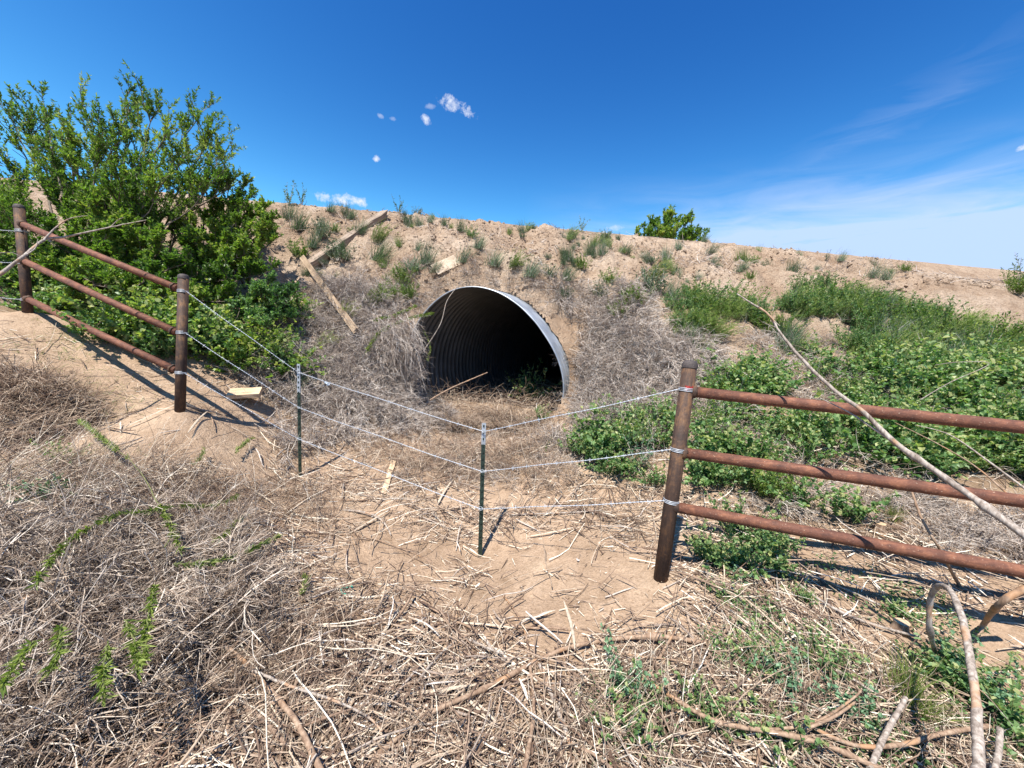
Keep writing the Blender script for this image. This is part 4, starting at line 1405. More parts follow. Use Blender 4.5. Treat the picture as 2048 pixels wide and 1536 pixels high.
# clods: small broken lumps of dirt, near and on the bank
_ico = norm(np.array([[0, 1, 1.6], [0, -1, 1.6], [0, 1, -1.6], [0, -1, -1.6], [1, 1.6, 0], [-1, 1.6, 0], [1, -1.6, 0], [-1, -1.6, 0], [1.6, 0, 1], [1.6, 0, -1], [-1.6, 0, 1], [-1.6, 0, -1]], float))
_icof = []
for i in range(12):
    for j in range(i + 1, 12):
        for k2 in range(j + 1, 12):
            if all(np.linalg.norm(_ico[p] - _ico[q]) < 1.2 for p, q in ((i, j), (j, k2), (i, k2))):
                f = [i, j, k2]
                if np.dot(np.cross(_ico[j] - _ico[i], _ico[k2] - _ico[i]), _ico[i]) < 0:
                    f = [i, k2, j]
                _icof.append(f)
_icof = np.array(_icof)


def clods(M, x, y, size):
    n = len(x)
    V = _ico[None] * size[:, None, None] * RNG.uniform(.55, 1.25, (n, 12, 1)) * RNG.uniform(.6, 1.3, (n, 1, 3))
    V = V + on(x, y)[:, None]
    F = (np.arange(n)[:, None, None] * 12 + _icof[None]).reshape(-1, 3)
    M.add(V.reshape(-1, 3), F, 0, .5)


x, y = scatter_polar(5000, .9, 5)
k = (RNG.random(len(x)) < np.clip(1.25 - cover(x, y), 0, 1)) & out_of_pipe(x, y, terrain(x, y))
M = Mesh(); clods(M, x[k], y[k], RNG.uniform(.002, .009, k.sum()) * RNG.uniform(.4, 1.4, k.sum()))
tag(M.build('dirt_crumbs', M_GROUND), 'dirt crumbs and small stones on the bare patches', None, None, 'stuff')
n = 8000
x = RNG.uniform(-6, 11, n); cy = crest_y(x); y = cy - RNG.random(n) ** .8 * 3.6 + .1
z = terrain(x, y)
k = out_of_pipe(x, y, z, 1.1) & (vnoise(x * 1.6, y * 1.6) > -.22)
M = Mesh(); clods(M, x[k], y[k], np.exp(RNG.normal(math.log(.017), .55, k.sum())).clip(.006, .06))
tag(M.build('dirt_clods', M_BANK), 'crumbling dirt clods over the face of the bank', None, None, 'stuff')
# dead roots and stalks lying on the bank
x = RNG.uniform(-5.5, 11, 3600); y = crest_y(x) - RNG.random(3600) * 3.0 - .05
k = out_of_pipe(x, y, terrain(x, y), 1.1) & (vnoise(x * 1.2 + 9, y * 1.2) > -.12)
x, y = x[k], y[k]; n = len(x); nn = tnormal(x, y)
d = RNG.normal(0, 1, (n, 3)); d = norm(d - nn * (d * nn).sum(-1, keepdims=True) * .85)
M = Mesh(); tubes(M, curves(on(x, y) + nn * .012, d, RNG.uniform(.06, .34, n), 4, (0, 0, -.2), .5), RNG.uniform(.0025, .008, n)[:, None] * np.array([1, .9, .7, .3]), 3)
tag(M.build('dead_root_litter', M_TWIG), 'dead roots and stalks lying over the bank face', None, None, 'stuff')


# ------------------------------------------------------------------ tangled dead brush
def tangle(name, label, patches, mats, n, Ln, Rd, K=6, g=-.45, wob=.5, fork=.7, rise=.6, sides=3, lim=1.0, flow=0.8):
    """Curved dead stems filling a mound over each patch (px, py, radius, height, weight)."""
    n = int(n * .72)
    w = np.array([p[4] for p in patches]) * np.array([p[2] for p in patches]) ** 2
    pick = RNG.choice(len(patches), n, p=w / w.sum())
    cen = np.array([G(p[0], p[1])[:2] for p in patches]); rad = np.array([p[2] for p in patches]); hh = np.array([p[3] for p in patches])
    a = RNG.uniform(0, 6.283, n); q = np.sqrt(RNG.random(n)) * 1.1
    x = cen[pick, 0] + np.cos(a) * q * rad[pick]; y = cen[pick, 1] + np.sin(a) * q * rad[pick]
    nn = tnormal(x, y)
    z = terrain(x, y)
    lump = .6 + 1.6 * np.clip(fbm(x * 2.1, y * 2.1 + 31, 3) + .3, 0, 1)
    h = hh[pick] * (1 - (q / 1.15) ** 2.5) * lump
    S = np.stack([x, y, z], -1) + nn * (RNG.random(n) ** .7 * h)[:, None]
    dn = np.stack([nn[:, 0], nn[:, 1], np.zeros(n)], -1)
    fa = fbm(x * 1.3 + 11, y * 1.3, 2) * 6
    d = dn * 1.0 * flow + np.stack([np.cos(fa), np.sin(fa), np.zeros(n)], -1) * .7 * flow + RNG.normal(0, .55, (n, 3)) + np.array([0, 0, rise])
    L = RNG.uniform(*Ln, n)
    R = RNG.uniform(*Rd, n)
    d = norm(d)
    rr, tt, r_ = barrel_coords(S); rr2, tt2, r_ = barrel_coords(S + d * L[:, None] * .7)
    k = ~((rr < lim) & (tt > -.15)) & ~((rr2 < lim) & (tt2 > -.1))
    S, d, L, R = S[k], d[k], L[k], R[k]
    C = curves(S - d * (L * .4)[:, None], d, L, K, (0, 0, g), wob)
    M = Mesh()
    tubes(M, C, R[:, None] * np.linspace(1, .35, K)[None], sides)
    m = int(len(C) * fork)
    i = RNG.integers(0, len(C), m); j = RNG.integers(1, K - 1, m)
    T = norm(C[i, j + 1] - C[i, j])
    Cf = curves(C[i, j], T + RNG.normal(0, .5, (m, 3)), L[i] * RNG.uniform(.2, .5, m), 4, (0, 0, g * .6), wob)
    tubes(M, Cf, R[i][:, None] * np.array([.65, .55, .4, .2]), 3)
    o = M.build(name, mats)
    return tag(o, label, None, None, 'stuff')


tangle('dead_brush', 'matted grey dead brush on the bank left of the culvert',
       [(700, 610, .50, .22, 1), (765, 650, .42, .25, 1), (655, 590, .42, .18, .8), (700, 710, .5, .25, 1), (765, 760, .5, .28, 1.2), (640, 770, .5, .2, .9), (700, 830, .5, .2, 1), (800, 850, .4, .2, 1),
        (610, 880, .35, .14, .8), (560, 810, .4, .12, .6), (600, 660, .4, .2, .7), (800, 600, .35, .2, .8), (540, 720, .4, .15, .5)], M_TWIG, 1800, (.18, .5), (.002, .0046))
tangle('dead_brush', 'matted grey dead brush on the bank right of the culvert',
       [(1185, 700, .45, .28, 1.2), (1250, 720, .45, .25, 1), (1310, 700, .4, .2, .9), (1200, 800, .45, .28, 1.2), (1185, 640, .35, .2, 1), (1135, 600, .28, .12, .9), (1240, 630, .4, .15, .7), (1340, 760, .4, .18, .8),
        (1270, 850, .4, .2, 1), (1140, 880, .35, .22, 1.1), (1160, 760, .3, .25, 1.3), (1400, 720, .4, .15, .5), (1080, 590, .22, .08, .7)], M_TWIG, 1800, (.18, .5), (.002, .0046), lim=1.12)
tangle('dead_brush', 'brown tumbled brush filling the ditch below the culvert mouth',
       [(900, 860, .45, .14, 1), (1000, 850, .45, .14, 1), (1080, 850, .35, .12, 1), (950, 930, .45, .24, 1.1), (850, 930, .4, .2, 1), (1050, 920, .4, .24, 1.1), (760, 900, .35, .15, .8), (1110, 960, .28, .16, .8), (860, 830, .3, .22, 1), (930, 825, .3, .1, 1), (1020, 825, .3, .1, 1), (1090, 830, .25, .1, 1)],
       M_TWIG_BROWN, 3000, (.15, .42), (.0015, .0034), lim=.5, rise=.5)
tangle('dead_brush', 'dry straw brush lying along the top of the culvert',
       [(850, 575, .35, .12, 1), (900, 560, .3, .10, 1), (960, 558, .3, .08, 1), (1030, 568, .3, .08, 1), (1090, 585, .28, .10, 1), (800, 555, .3, .14, 1), (740, 560, .35, .16, .8)], M_STRAW, 2600, (.1, .3), (.0012, .003), g=-.6)
tangle('dead_brush', 'grey dead brush among the leafy plants on the right bank',
       [(1450, 790, .5, .16, 1), (1600, 760, .5, .16, 1), (1700, 800, .5, .18, 1.2), (1550, 900, .45, .14, 1), (1300, 940, .35, .14, 1), (1400, 860, .4, .14, 1), (1750, 950, .45, .14, 1), (1870, 1040, .4, .12, 1.2),
        (1920, 880, .5, .14, 1), (1650, 1000, .35, .12, .8), (2040, 1000, .4, .12, 1), (1480, 960, .3, .14, .8), (1450, 700, .5, .18, 1.2), (1600, 710, .5, .18, 1), (1700, 720, .5, .15, .8), (1380, 720, .4, .18, 1), (2050, 850, .5, .1, .6)], M_TWIG, 1800, (.15, .45), (.0012, .0032))
tangle('dead_brush', 'dense grey brush pile in the left foreground',
       [(60, 1120, .34, 0.24, 1), (200, 1110, .34, 0.27, 1), (330, 1110, .30, 0.27, 1.1), (400, 1160, .24, 0.24, 1.2), (300, 1220, .28, 0.22, 1.1), (110, 1240, .30, 0.22, 1), (20, 1350, .3, 0.19, 1), (170, 1370, .26, 0.19, 1),
        (400, 1260, .22, 0.16, 1), (320, 1360, .22, 0.12, .9), (470, 1330, .2, 0.08, .7), (-60, 1200, .3, 0.27, 1), (150, 1480, .25, 0.11, .8), (0, 1480, .25, 0.11, .8)],
       M_TWIG_WARM, 2200, (.2, .6), (.0015, .004), K=8, wob=.5, g=-.9, fork=.6, flow=1.0)
tangle('dead_brush', 'thin brown twigs matted over the bottom left of the ground',
       [(450, 1420, .28, .05, 1), (620, 1400, .28, .05, 1), (300, 1480, .25, .05, 1), (550, 1260, .25, .05, .8), (750, 1480, .25, .04, 1), (900, 1450, .22, .04, .8), (600, 1500, .22, .04, .8), (480, 1200, .2, .06, .9)],
       M_TWIG_BROWN, 1500, (.1, .36), (.0013, .0034), K=6, wob=.5, g=-.3, fork=.9)
tangle('dead_brush', 'dark twiggy pile beside the left edge below the rails',
       [(40, 800, .32, .22, 1), (110, 820, .28, .18, 1), (20, 870, .25, .16, 1), (-60, 820, .3, .25, 1)], M_TWIG_BROWN, 2600, (.15, .4), (.0015, .0035), K=6)
tangle('dead_brush', 'long dry stalks fanned out below the left fence',
       [(150, 960, .35, .07, 1), (350, 960, .35, .06, 1), (480, 1000, .3, .05, 1), (620, 1010, .3, .05, 1), (250, 1010, .3, .09, 1), (60, 960, .3, .1, 1)], M_STRAW, 2400, (.25, .75), (.0011, .0026), K=7, wob=.22, g=-.25, fork=.3)
tangle('dead_brush', 'broken straw and roots heaped in the right foreground',
       [(1250, 1430, .25, .05, 1), (1400, 1480, .25, .06, 1), (1500, 1400, .25, .05, 1), (1650, 1450, .25, .06, 1), (1150, 1500, .22, .05, 1), (1300, 1350, .22, .04, .8), (1800, 1440, .25, .05, .8), (1900, 1500, .22, .05, .7), (1600, 1300, .3, .04, .7)],
       M_STRAW, 3800, (.08, .34), (.0012, .0032), K=5, wob=.25, g=-.3, fork=.3)

# whole dead tumbleweeds, each a dome of forking stems, heaped on the same places
def tumbleweed(name, mat, n0, L0, seed, r=.0026, squash=.75, spread=.06):
    global RNG
    keep = RNG; RNG = np.random.default_rng(seed)
    M = Mesh()
    d = rdir(n0, .02) * np.array([1, 1, .8]) + np.array([0, 0, .35])
    C = curves(RNG.normal(0, spread, (n0, 3)) * [1, 1, .3], d, RNG.uniform(.6, 1.1, n0) * L0, 7, (0, 0, -.75), .38)
    tubes(M, C, np.linspace(1.25, .6, 7)[None] * r * RNG.uniform(.7, 1.5, (n0, 1)), 3)
    k1 = 7; i = np.repeat(np.arange(n0), k1); j = RNG.integers(1, 6, n0 * k1)
    T = norm(C[i, j + 1] - C[i, j])
    C1 = curves(C[i, j], T + rdir(n0 * k1) * .65, RNG.uniform(.25, .5, n0 * k1) * L0, 5, (0, 0, -.35), .35)
    tubes(M, C1, np.linspace(.75, .4, 5)[None] * r, 3)
    k2 = 3; m = len(C1); i = np.repeat(np.arange(m), k2); j = RNG.integers(1, 4, m * k2)
    T = norm(C1[i, j + 1] - C1[i, j])
    C2 = curves(C1[i, j], T + rdir(m * k2) * .8, RNG.uniform(.08, .2, m * k2) * L0, 3, (0, 0, -.1), .3)
    tubes(M, C2, np.array([.5, .42, .25])[None] * r, 3)
    v = [x * np.array([1, 1, squash]) for x in M.v]; M.v = v
    RNG = keep
    o = M.build(name, mat)
    COL.objects.unlink(o)
    return o


def heap(name, label, patches, n, protos, s=(.7, 1.25), lim=1.06, sink=.05, tilt=.25, hz=0.0):
    w = np.array([p[3] if len(p) > 3 else 1. for p in patches]) * np.array([p[2] for p in patches]) ** 2
    pk = RNG.choice(len(patches), n, p=w / w.sum())
    cc = np.array([G(p[0], p[1])[:2] for p in patches]); rr_ = np.array([p[2] for p in patches])
    a = RNG.uniform(0, 6.28, n); q = np.sqrt(RNG.random(n))
    x = cc[pk, 0] + np.cos(a) * q * rr_[pk]; y = cc[pk, 1] + np.sin(a) * q * rr_[pk]
    z = terrain(x, y); nn = tnormal(x, y)
    sc = RNG.uniform(*s, n)
    rr, tt, _ = barrel_coords(np.stack([x, y, z + .1], -1))
    k = ~((rr < lim + .12 * sc) & (tt > -.35))
    x, y, z, nn, sc = x[k], y[k], z[k], nn[k], sc[k]; n = len(x)
    pos = np.stack([x, y, z - sink + RNG.random(n) * hz], -1)
    rot = []
    for i in range(n):
        v = Vector(nn[i]) * .6 + Vector((0, 0, .4)) + Vector(RNG.normal(0, tilt, 3)); 
        q_ = v.to_track_quat('Z', 'Y').to_matrix() @ Matrix.Rotation(RNG.uniform(0, 6.28), 3, 'Z')
        rot.append(tuple(q_.to_euler()))
    scl = sc[:, None] * RNG.uniform(.8, 1.2, (n, 3))
    return gn_scatter(name, label, protos, pos, rot, scl)


TW_GREY = [tumbleweed('grey_tumbleweed', M_TWIG, 24, .36, 100 + i) for i in range(4)]
TW_BROWN = [tumbleweed('brown_tumbleweed', M_TWIG_BROWN, 24, .30, 200 + i, .0022, .6) for i in range(3)]
TW_NEAR = [tumbleweed('near_tumbleweed', M_TWIG_WARM, 18, .34, 300 + i, .0019, .7, .09) for i in range(4)]
TW_DARK_NEAR = [tumbleweed('dark_shade_brush', M_TWIG_DARK, 20, .26, 500 + i, .0019, .45, .10) for i in range(3)]  # under-layer painting the dark gaps of the brush
TW_BROWN_NEAR = [tumbleweed('near_brown_tumbleweed', M_TWIG_BROWN, 16, .24, 400 + i, .0015, .5, .09) for i in range(3)]
heap('tumbleweed_heap', 'pale grey tumbleweeds heaped left of the culvert mouth', [(700, 610, .50), (765, 650, .42), (655, 590, .42), (700, 710, .5), (765, 760, .5, 1.4), (640, 770, .5), (700, 830, .5), (790, 830, .35, 1.3), (610, 880, .35, .6), (600, 660, .4), (790, 600, .3, 1.2), (560, 760, .35, .5), (790, 700, .3, 1.5)],
     190, TW_GREY, (.8, 1.5))
heap('tumbleweed_heap', 'pale grey tumbleweeds heaped right of the culvert mouth', [(1215, 700, .45, 1.2), (1260, 720, .45), (1320, 700, .4), (1225, 800, .45, 1.3), (1210, 640, .35), (1150, 598, .28, .8), (1240, 630, .4), (1340, 760, .4), (1270, 850, .4), (1170, 880, .35), (1190, 760, .3, 1.4), (1400, 720, .4, .6), (1110, 585, .2, .6)],
     195, TW_GREY, (.8, 1.5))
heap('tumbleweed_heap', 'brown tumbleweeds lying in the ditch below the culvert mouth', [(900, 880, .45), (1000, 880, .45), (1080, 880, .35), (950, 930, .45), (850, 930, .4), (1050, 930, .4, 1.2), (1110, 960, .28), (830, 850, .3), (770, 900, .3, .7)], 150, TW_BROWN, (.45, .85), .5)
heap('tumbleweed_heap', 'small grey tumbleweeds on the brown brush before the culvert', [(900, 880, .45), (1000, 880, .45), (1080, 880, .35), (950, 930, .45), (850, 930, .4), (1050, 940, .4), (1120, 940, .3), (780, 880, .35)], 80, TW_GREY, (.35, .65), .5)
heap('tumbleweed_heap', 'grey tumbleweeds standing among the leafy plants of the right bank', [(1450, 780, .5), (1600, 760, .5), (1700, 800, .5), (1550, 900, .45, .7), (1400, 860, .4, .7), (1750, 950, .45), (1870, 1040, .4, 1.3), (1920, 880, .5, .8), (1450, 700, .5, 1.2), (1600, 710, .5), (1720, 720, .5, .8), (2050, 900, .5, .7), (1400, 720, .4, 1.2), (1700, 1020, .3, 1.2), (2000, 1060, .35, 1.2), (1600, 1010, .25)], 120, TW_GREY, (.6, 1.15))
heap('tumbleweed_heap', 'dry brush drifting between the lower left shrubs and the wires', [(560, 700, .4), (500, 690, .35), (600, 740, .35), (540, 790, .35), (470, 740, .25, .6), (620, 600, .4)], 45, TW_GREY, (.6, 1.0))
heap('tumbleweed_heap', 'grey tumbleweeds piled in the left foreground', [(60, 1120, .34), (200, 1110, .34), (330, 1110, .30, 1.3), (400, 1170, .24, 1.3), (300, 1220, .28, 1.2), (110, 1240, .30), (20, 1350, .3), (170, 1370, .26), (400, 1260, .2), (320, 1360, .2), (-60, 1200, .3), (0, 1480, .25)], 110, TW_NEAR, (.75, 1.35), tilt=.4, sink=.02, hz=.06)
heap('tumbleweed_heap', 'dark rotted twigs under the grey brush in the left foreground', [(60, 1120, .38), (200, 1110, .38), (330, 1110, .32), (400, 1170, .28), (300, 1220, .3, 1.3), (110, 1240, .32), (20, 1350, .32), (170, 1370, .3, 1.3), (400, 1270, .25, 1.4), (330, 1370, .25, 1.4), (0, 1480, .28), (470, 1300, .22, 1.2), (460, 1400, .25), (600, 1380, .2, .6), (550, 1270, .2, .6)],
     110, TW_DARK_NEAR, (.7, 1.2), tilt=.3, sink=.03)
heap('tumbleweed_heap', 'flattened brown brush over the bottom left ground', [(450, 1400, .28), (600, 1420, .28), (300, 1480, .25), (540, 1270, .2), (750, 1480, .2, .7), (560, 1500, .22), (480, 1200, .2), (900, 1500, .2, .5)], 38, TW_BROWN_NEAR, (.6, 1.1), tilt=.2, sink=.02)
heap('tumbleweed_heap', 'dark brown brush pile by the left edge below the rails', [(30, 800, .3), (100, 820, .26), (20, 870, .24), (-60, 830, .3)], 44, TW_BROWN + TW_DARK_NEAR, (.8, 1.3))
heap('tumbleweed_heap', 'small grey brush over the crown of the culvert', [(850, 560, .35), (930, 545, .3), (1010, 552, .3), (1080, 570, .28), (790, 548, .3), (730, 560, .35)], 40, TW_GREY, (.35, .6), sink=.03)

pts = [(RNG.uniform(792, 842), py, RNG.uniform(5.7, 5.95)) for py in np.linspace(655, 830, 15)] + [(RNG.uniform(840, 900), RNG.uniform(800, 850), 5.5) for _ in range(6)]
pos = np.array([P(*q) for q in pts]) - np.array([0, 0, .08])
gn_scatter('tumbleweed_heap', 'grey tumbleweeds caught against the left edge of the culvert mouth', TW_GREY, pos, RNG.uniform(-.7, .7, (len(pos), 3)) * [1, 1, 4], RNG.uniform(.4, .75, (len(pos), 1)) * np.ones(3))
pts = [(RNG.uniform(870, 1120), RNG.uniform(815, 850), RNG.uniform(5.3, 5.9)) for _ in range(26)]
pos = np.array([P(*q) for q in pts]); pos[:, 2] = .30
gn_scatter('tumbleweed_heap', 'brown and grey tumbleweeds lodged across the lower mouth of the culvert', TW_BROWN, pos, RNG.uniform(-.4, .4, (len(pos), 3)) * [1, 1, 8], RNG.uniform(.5, .9, (len(pos), 1)) * np.ones(3))

# brush drifted inside the barrel
n = 2600
uu = RNG.uniform(-1.15, 1.15, n); tt = -.5 + RNG.random(n) ** 1.6 * 3.6
S = RC3 + uu[:, None] * EX + tt[:, None] * AXIS; S[:, 2] = .22 + RNG.random(n) ** 1.5 * .3
C = curves(S, RNG.normal(0, 1, (n, 3)) * np.array([1, 1, .5]) + [0, 0, .25], RNG.uniform(.15, .5, n), 5, (0, 0, -.5), .4)
rr, t2, r_ = barrel_coords(C.reshape(-1, 3)); k = ((rr.reshape(n, 5) < .97) | (t2.reshape(n, 5) < -.02)).all(1)
M = Mesh(); tubes(M, C[k], RNG.uniform(.0015, .004, k.sum())[:, None] * np.linspace(1, .4, 5))
tag(M.build('drifted_brush', M_TWIG_BROWN), 'brown brush drifted inside the culvert mouth', None, None, 'stuff')


# dead brush hanging over the left side of the rim
def hanging_brush():
    M = Mesh()
    src = np.array([P(RNG.uniform(745, 838), RNG.uniform(625, 710), RNG.uniform(5.75, 6.05)) for _ in range(420)])
    d = np.stack([RNG.normal(.25, .35, 420), RNG.normal(-.35, .25, 420), RNG.normal(-.5, .5, 420)], -1)
    L = RNG.uniform(.3, .95, 420)
    C = curves(src, d, L, 8, (0, 0, -1.1), .5)
    q = C - CAM; px = 1024 + FPX * (q @ R_AX) / (q @ F_AX)
    keep = px.max(1) < 858
    C, L = C[keep], L[keep]
    tubes(M, C, RNG.uniform(.0016, .0036, len(C))[:, None] * np.linspace(1, .35, 8))
    m = 2400
    i = RNG.integers(0, len(C), m); j = RNG.integers(1, 7, m)
    T = norm(C[i, j] - C[i, j - 1])
    Cf = curves(C[i, j], T + RNG.normal(0, .6, (m, 3)), RNG.uniform(.06, .28, m), 4, (0, 0, -.4), .5)
    tubes(M, Cf, np.array([.0018, .0015, .0012, .0007])[None])
    tag(M.build('hanging_brush', M_TWIG, None, src.mean(0)), 'grey dead brush hanging over the left edge of the culvert mouth', 'dead bush')


hanging_brush()


# ------------------------------------------------------------------ living plants
def shrub(name, base, tips, label, cat, mat, n1=12, n2=7, nl=26, leaf=(.05, .085), wd=.36, shape='narrow', r0=.028, spread=.25, l1=(.25, .5), l2=(.14, .3), arch=.25, lean=(0, 0, .25), group=None, tip_out=.7, shrink=.95):
    base = np.asarray(base); tips = np.asarray(tips)
    tips = base + (tips - base) * np.array([1, 1, shrink])
    root = empty(name, base, label, cat, group)
    K = 12
    ns = len(tips)
    t = np.linspace(0, 1, K)[None, :, None]
    b = base + np.stack([RNG.normal(0, spread, ns), RNG.normal(0, spread, ns), np.zeros(ns)], -1)
    b[:, 2] = terrain(b[:, 0], b[:, 1]) - .05
    ctl = b + (tips - b) * .45 + np.array([0, 0, arch]) + RNG.normal(0, .12, (ns, 3))
    C = (1 - t) ** 2 * b[:, None] + 2 * t * (1 - t) * ctl[:, None] + t * t * tips[:, None]
    C[:, 1:-1] += RNG.normal(0, .018, C[:, 1:-1].shape)
    M = Mesh()
    H_ = np.linalg.norm(tips - b, axis=1)
    tubes(M, C, (r0 * (.5 + .5 * H_ / H_.max()))[:, None] * np.linspace(1, .16, K)[None], 5)
    # side shoots
    m = ns * n1
    i = np.repeat(np.arange(ns), n1); j = RNG.integers(3, K - 1, m)
    j[::n1] = K - 2
    T = norm(C[i, j + 1 - (j == K - 1)] - C[i, j - 1])
    sc = np.clip(H_[i] / 2.2, .5, 1.15)
    C1 = curves(C[i, j], T * tip_out + rdir(m, -.2) * .75 + np.array(lean), RNG.uniform(*l1, m) * sc, 7, (0, 0, .25), .28)
    tubes(M, C1, np.linspace(.0075, .0022, 7)[None], 3)
    m2 = m * n2
    i2 = np.repeat(np.arange(m), n2); j2 = RNG.integers(1, 6, m2)
    T2 = norm(C1[i2, j2 + 1] - C1[i2, j2])
    C2 = curves(C1[i2, j2], T2 * .8 + rdir(m2, -.3) * .6 + np.array(lean) * .6, RNG.uniform(*l2, m2), 4, (0, 0, .25), .25)
    tubes(M, C2, np.linspace(.0032, .0012, 4)[None], 3)
    M.build('branches', M_BARK, root, base)
    ML = Mesh()
    allc = [(C2, nl), (C1, nl)]
    for CC, k in allc:
        n = len(CC)
        q = np.repeat(np.arange(n), k); u = RNG.uniform(.12, 1, n * k) ** .8 * (CC.shape[1] - 1.001)
        a = u.astype(int); f = (u - a)[:, None]
        pos = CC[q, a] * (1 - f) + CC[q, a + 1] * f
        T = norm(CC[q, a + 1] - CC[q, a])
        d = T * .75 + rdir(n * k) * .8 + np.array([0, 0, .15])
        nr = norm(np.array([0, -.25, 1.0]) + RNG.normal(0, .55, (n * k, 3)))
        L = RNG.uniform(*leaf, n * k)
        cl = np.clip(.5 + .9 * vnoise(pos[:, 0] * 2.3, pos[:, 2] * 2.3 + pos[:, 1]) + RNG.normal(0, .22, n * k), 0, 1)
        leaves(ML, pos, d, nr, L, L * wd, shape, 0, cl)
    ML.build('foliage', mat, root, base)
    return root


def tips_px(lst, extra=0, jit=18, dj=.25):
    out = [P(*t) for t in lst]
    for _ in range(extra):
        t = lst[RNG.integers(len(lst))]
        out.append(P(t[0] + RNG.normal(0, jit), t[1] + abs(RNG.normal(0, jit)) * .8, t[2] + RNG.normal(0, dj)))
    return out


shrub('willow_shrub', P(210, 620, 5.9), tips_px([(10, 178, 6), (48, 200, 6.2), (92, 192, 5.8), (168, 175, 6), (130, 215, 6.3), (200, 205, 5.6), (256, 150, 6), (268, 175, 6.2), (308, 175, 6), (342, 205, 5.7), (398, 180, 6.2), (420, 215, 6.0), (398, 245, 6),
      (440, 240, 6.2), (462, 280, 6.1), (480, 330, 6.2), (450, 300, 5.9), (436, 322, 6), (20, 262, 5.8), (60, 232, 6.1), (222, 245, 5.5), (360, 282, 5.5), (150, 300, 5.4), (300, 302, 5.4), (80, 332, 5.4), (415, 372, 5.7), (240, 330, 5.3), (330, 360, 5.4), (190, 380, 5.2), (120, 260, 5.6), (280, 250, 6.2)]),
      'tall leafy willow shrub standing behind the left pipe fence', 'shrub', M_LEAF, n1=11, n2=6, nl=25, leaf=(.036, .066), l1=(.28, .55), shrink=.90)
shrub('willow_shrub', P(-50, 640, 5.6), tips_px([(2, 250, 5.7), (22, 305, 5.6), (-50, 200, 5.8), (42, 385, 5.3), (-70, 260, 5.5), (60, 440, 5.2), (0, 420, 5.2), (-90, 350, 5.3), (-120, 260, 5.7), (30, 500, 5.0), (-30, 480, 5.0), (-130, 420, 5.2)], 6),
      'leafy willow shrub cut by the left edge of the picture', 'shrub', M_LEAF, n1=11, n2=5, nl=23, leaf=(.036, .066), l1=(.28, .5), shrink=.88)
shrub('round_leaf_shrub', P(440, 610, 6.3), tips_px([(405, 360, 6.4), (442, 348, 6.5), (478, 352, 6.4), (502, 376, 6.4), (520, 404, 6.3), (536, 440, 6.2), (548, 480, 6.1), (470, 425, 6), (430, 455, 5.9), (500, 500, 5.8), (385, 480, 5.7), (350, 430, 5.9), (540, 540, 5.9), (460, 530, 5.6)], 12),
      'dense rounded green shrub between the tall willow and the bare slope', 'shrub', M_LEAF, n1=12, n2=6, nl=20, leaf=(.036, .066), wd=.5, l1=(.16, .34), l2=(.1, .2))
shrub('round_leaf_shrub', P(230, 640, 5.5), tips_px([(80, 440, 5.3), (130, 420, 5.4), (180, 450, 5.2), (230, 430, 5.3), (280, 450, 5.2), (330, 470, 5.2), (380, 520, 5.1), (420, 560, 5.2), (100, 520, 5.0), (160, 540, 4.9), (220, 560, 4.8), (280, 560, 4.8), (340, 590, 4.8), (400, 620, 4.9), (450, 600, 5.2), (60, 500, 5.1)], 16),
      'dark undergrowth filling the foot of the tall willow shrub', 'shrub', M_LEAF, n1=12, n2=6, nl=20, leaf=(.036, .066), wd=.5, l1=(.16, .36), l2=(.1, .2))
shrub('round_leaf_shrub', H(540, 640, 0), tips_px([(540, 560, 5.6), (570, 580, 5.6), (510, 590, 5.4), (560, 620, 5.4), (580, 640, 5.5), (530, 640, 5.2), (500, 660, 5.1), (470, 640, 5.1)], 8),
      'low bright green bush at the right foot of the dense shrub', 'shrub', M_LEAF_ROUND, n1=9, n2=5, nl=13, leaf=(.03, .05), wd=.55, l1=(.12, .25), l2=(.08, .15), r0=.012, spread=.15)
# tree beyond the road
shrub('far_tree', np.array([*P(1345, 480, 24)[:2], 0]) + np.array([0, 0, .6]), tips_px([(1290, 455, 24), (1310, 432, 24), (1328, 416, 24), (1345, 424, 24), (1358, 436, 24.4), (1370, 430, 24), (1382, 448, 24), (1396, 462, 24), (1408, 474, 24), (1340, 445, 23.5), (1320, 460, 23.5), (1270, 462, 24), (1300, 470, 24), (1375, 470, 24)]),
      'green tree showing its crown beyond the road crest', 'tree', M_LEAF, n1=14, n2=6, nl=14, leaf=(.16, .26), wd=.4, l1=(.5, 1.0), l2=(.25, .5), r0=.10, spread=.2, arch=.4)


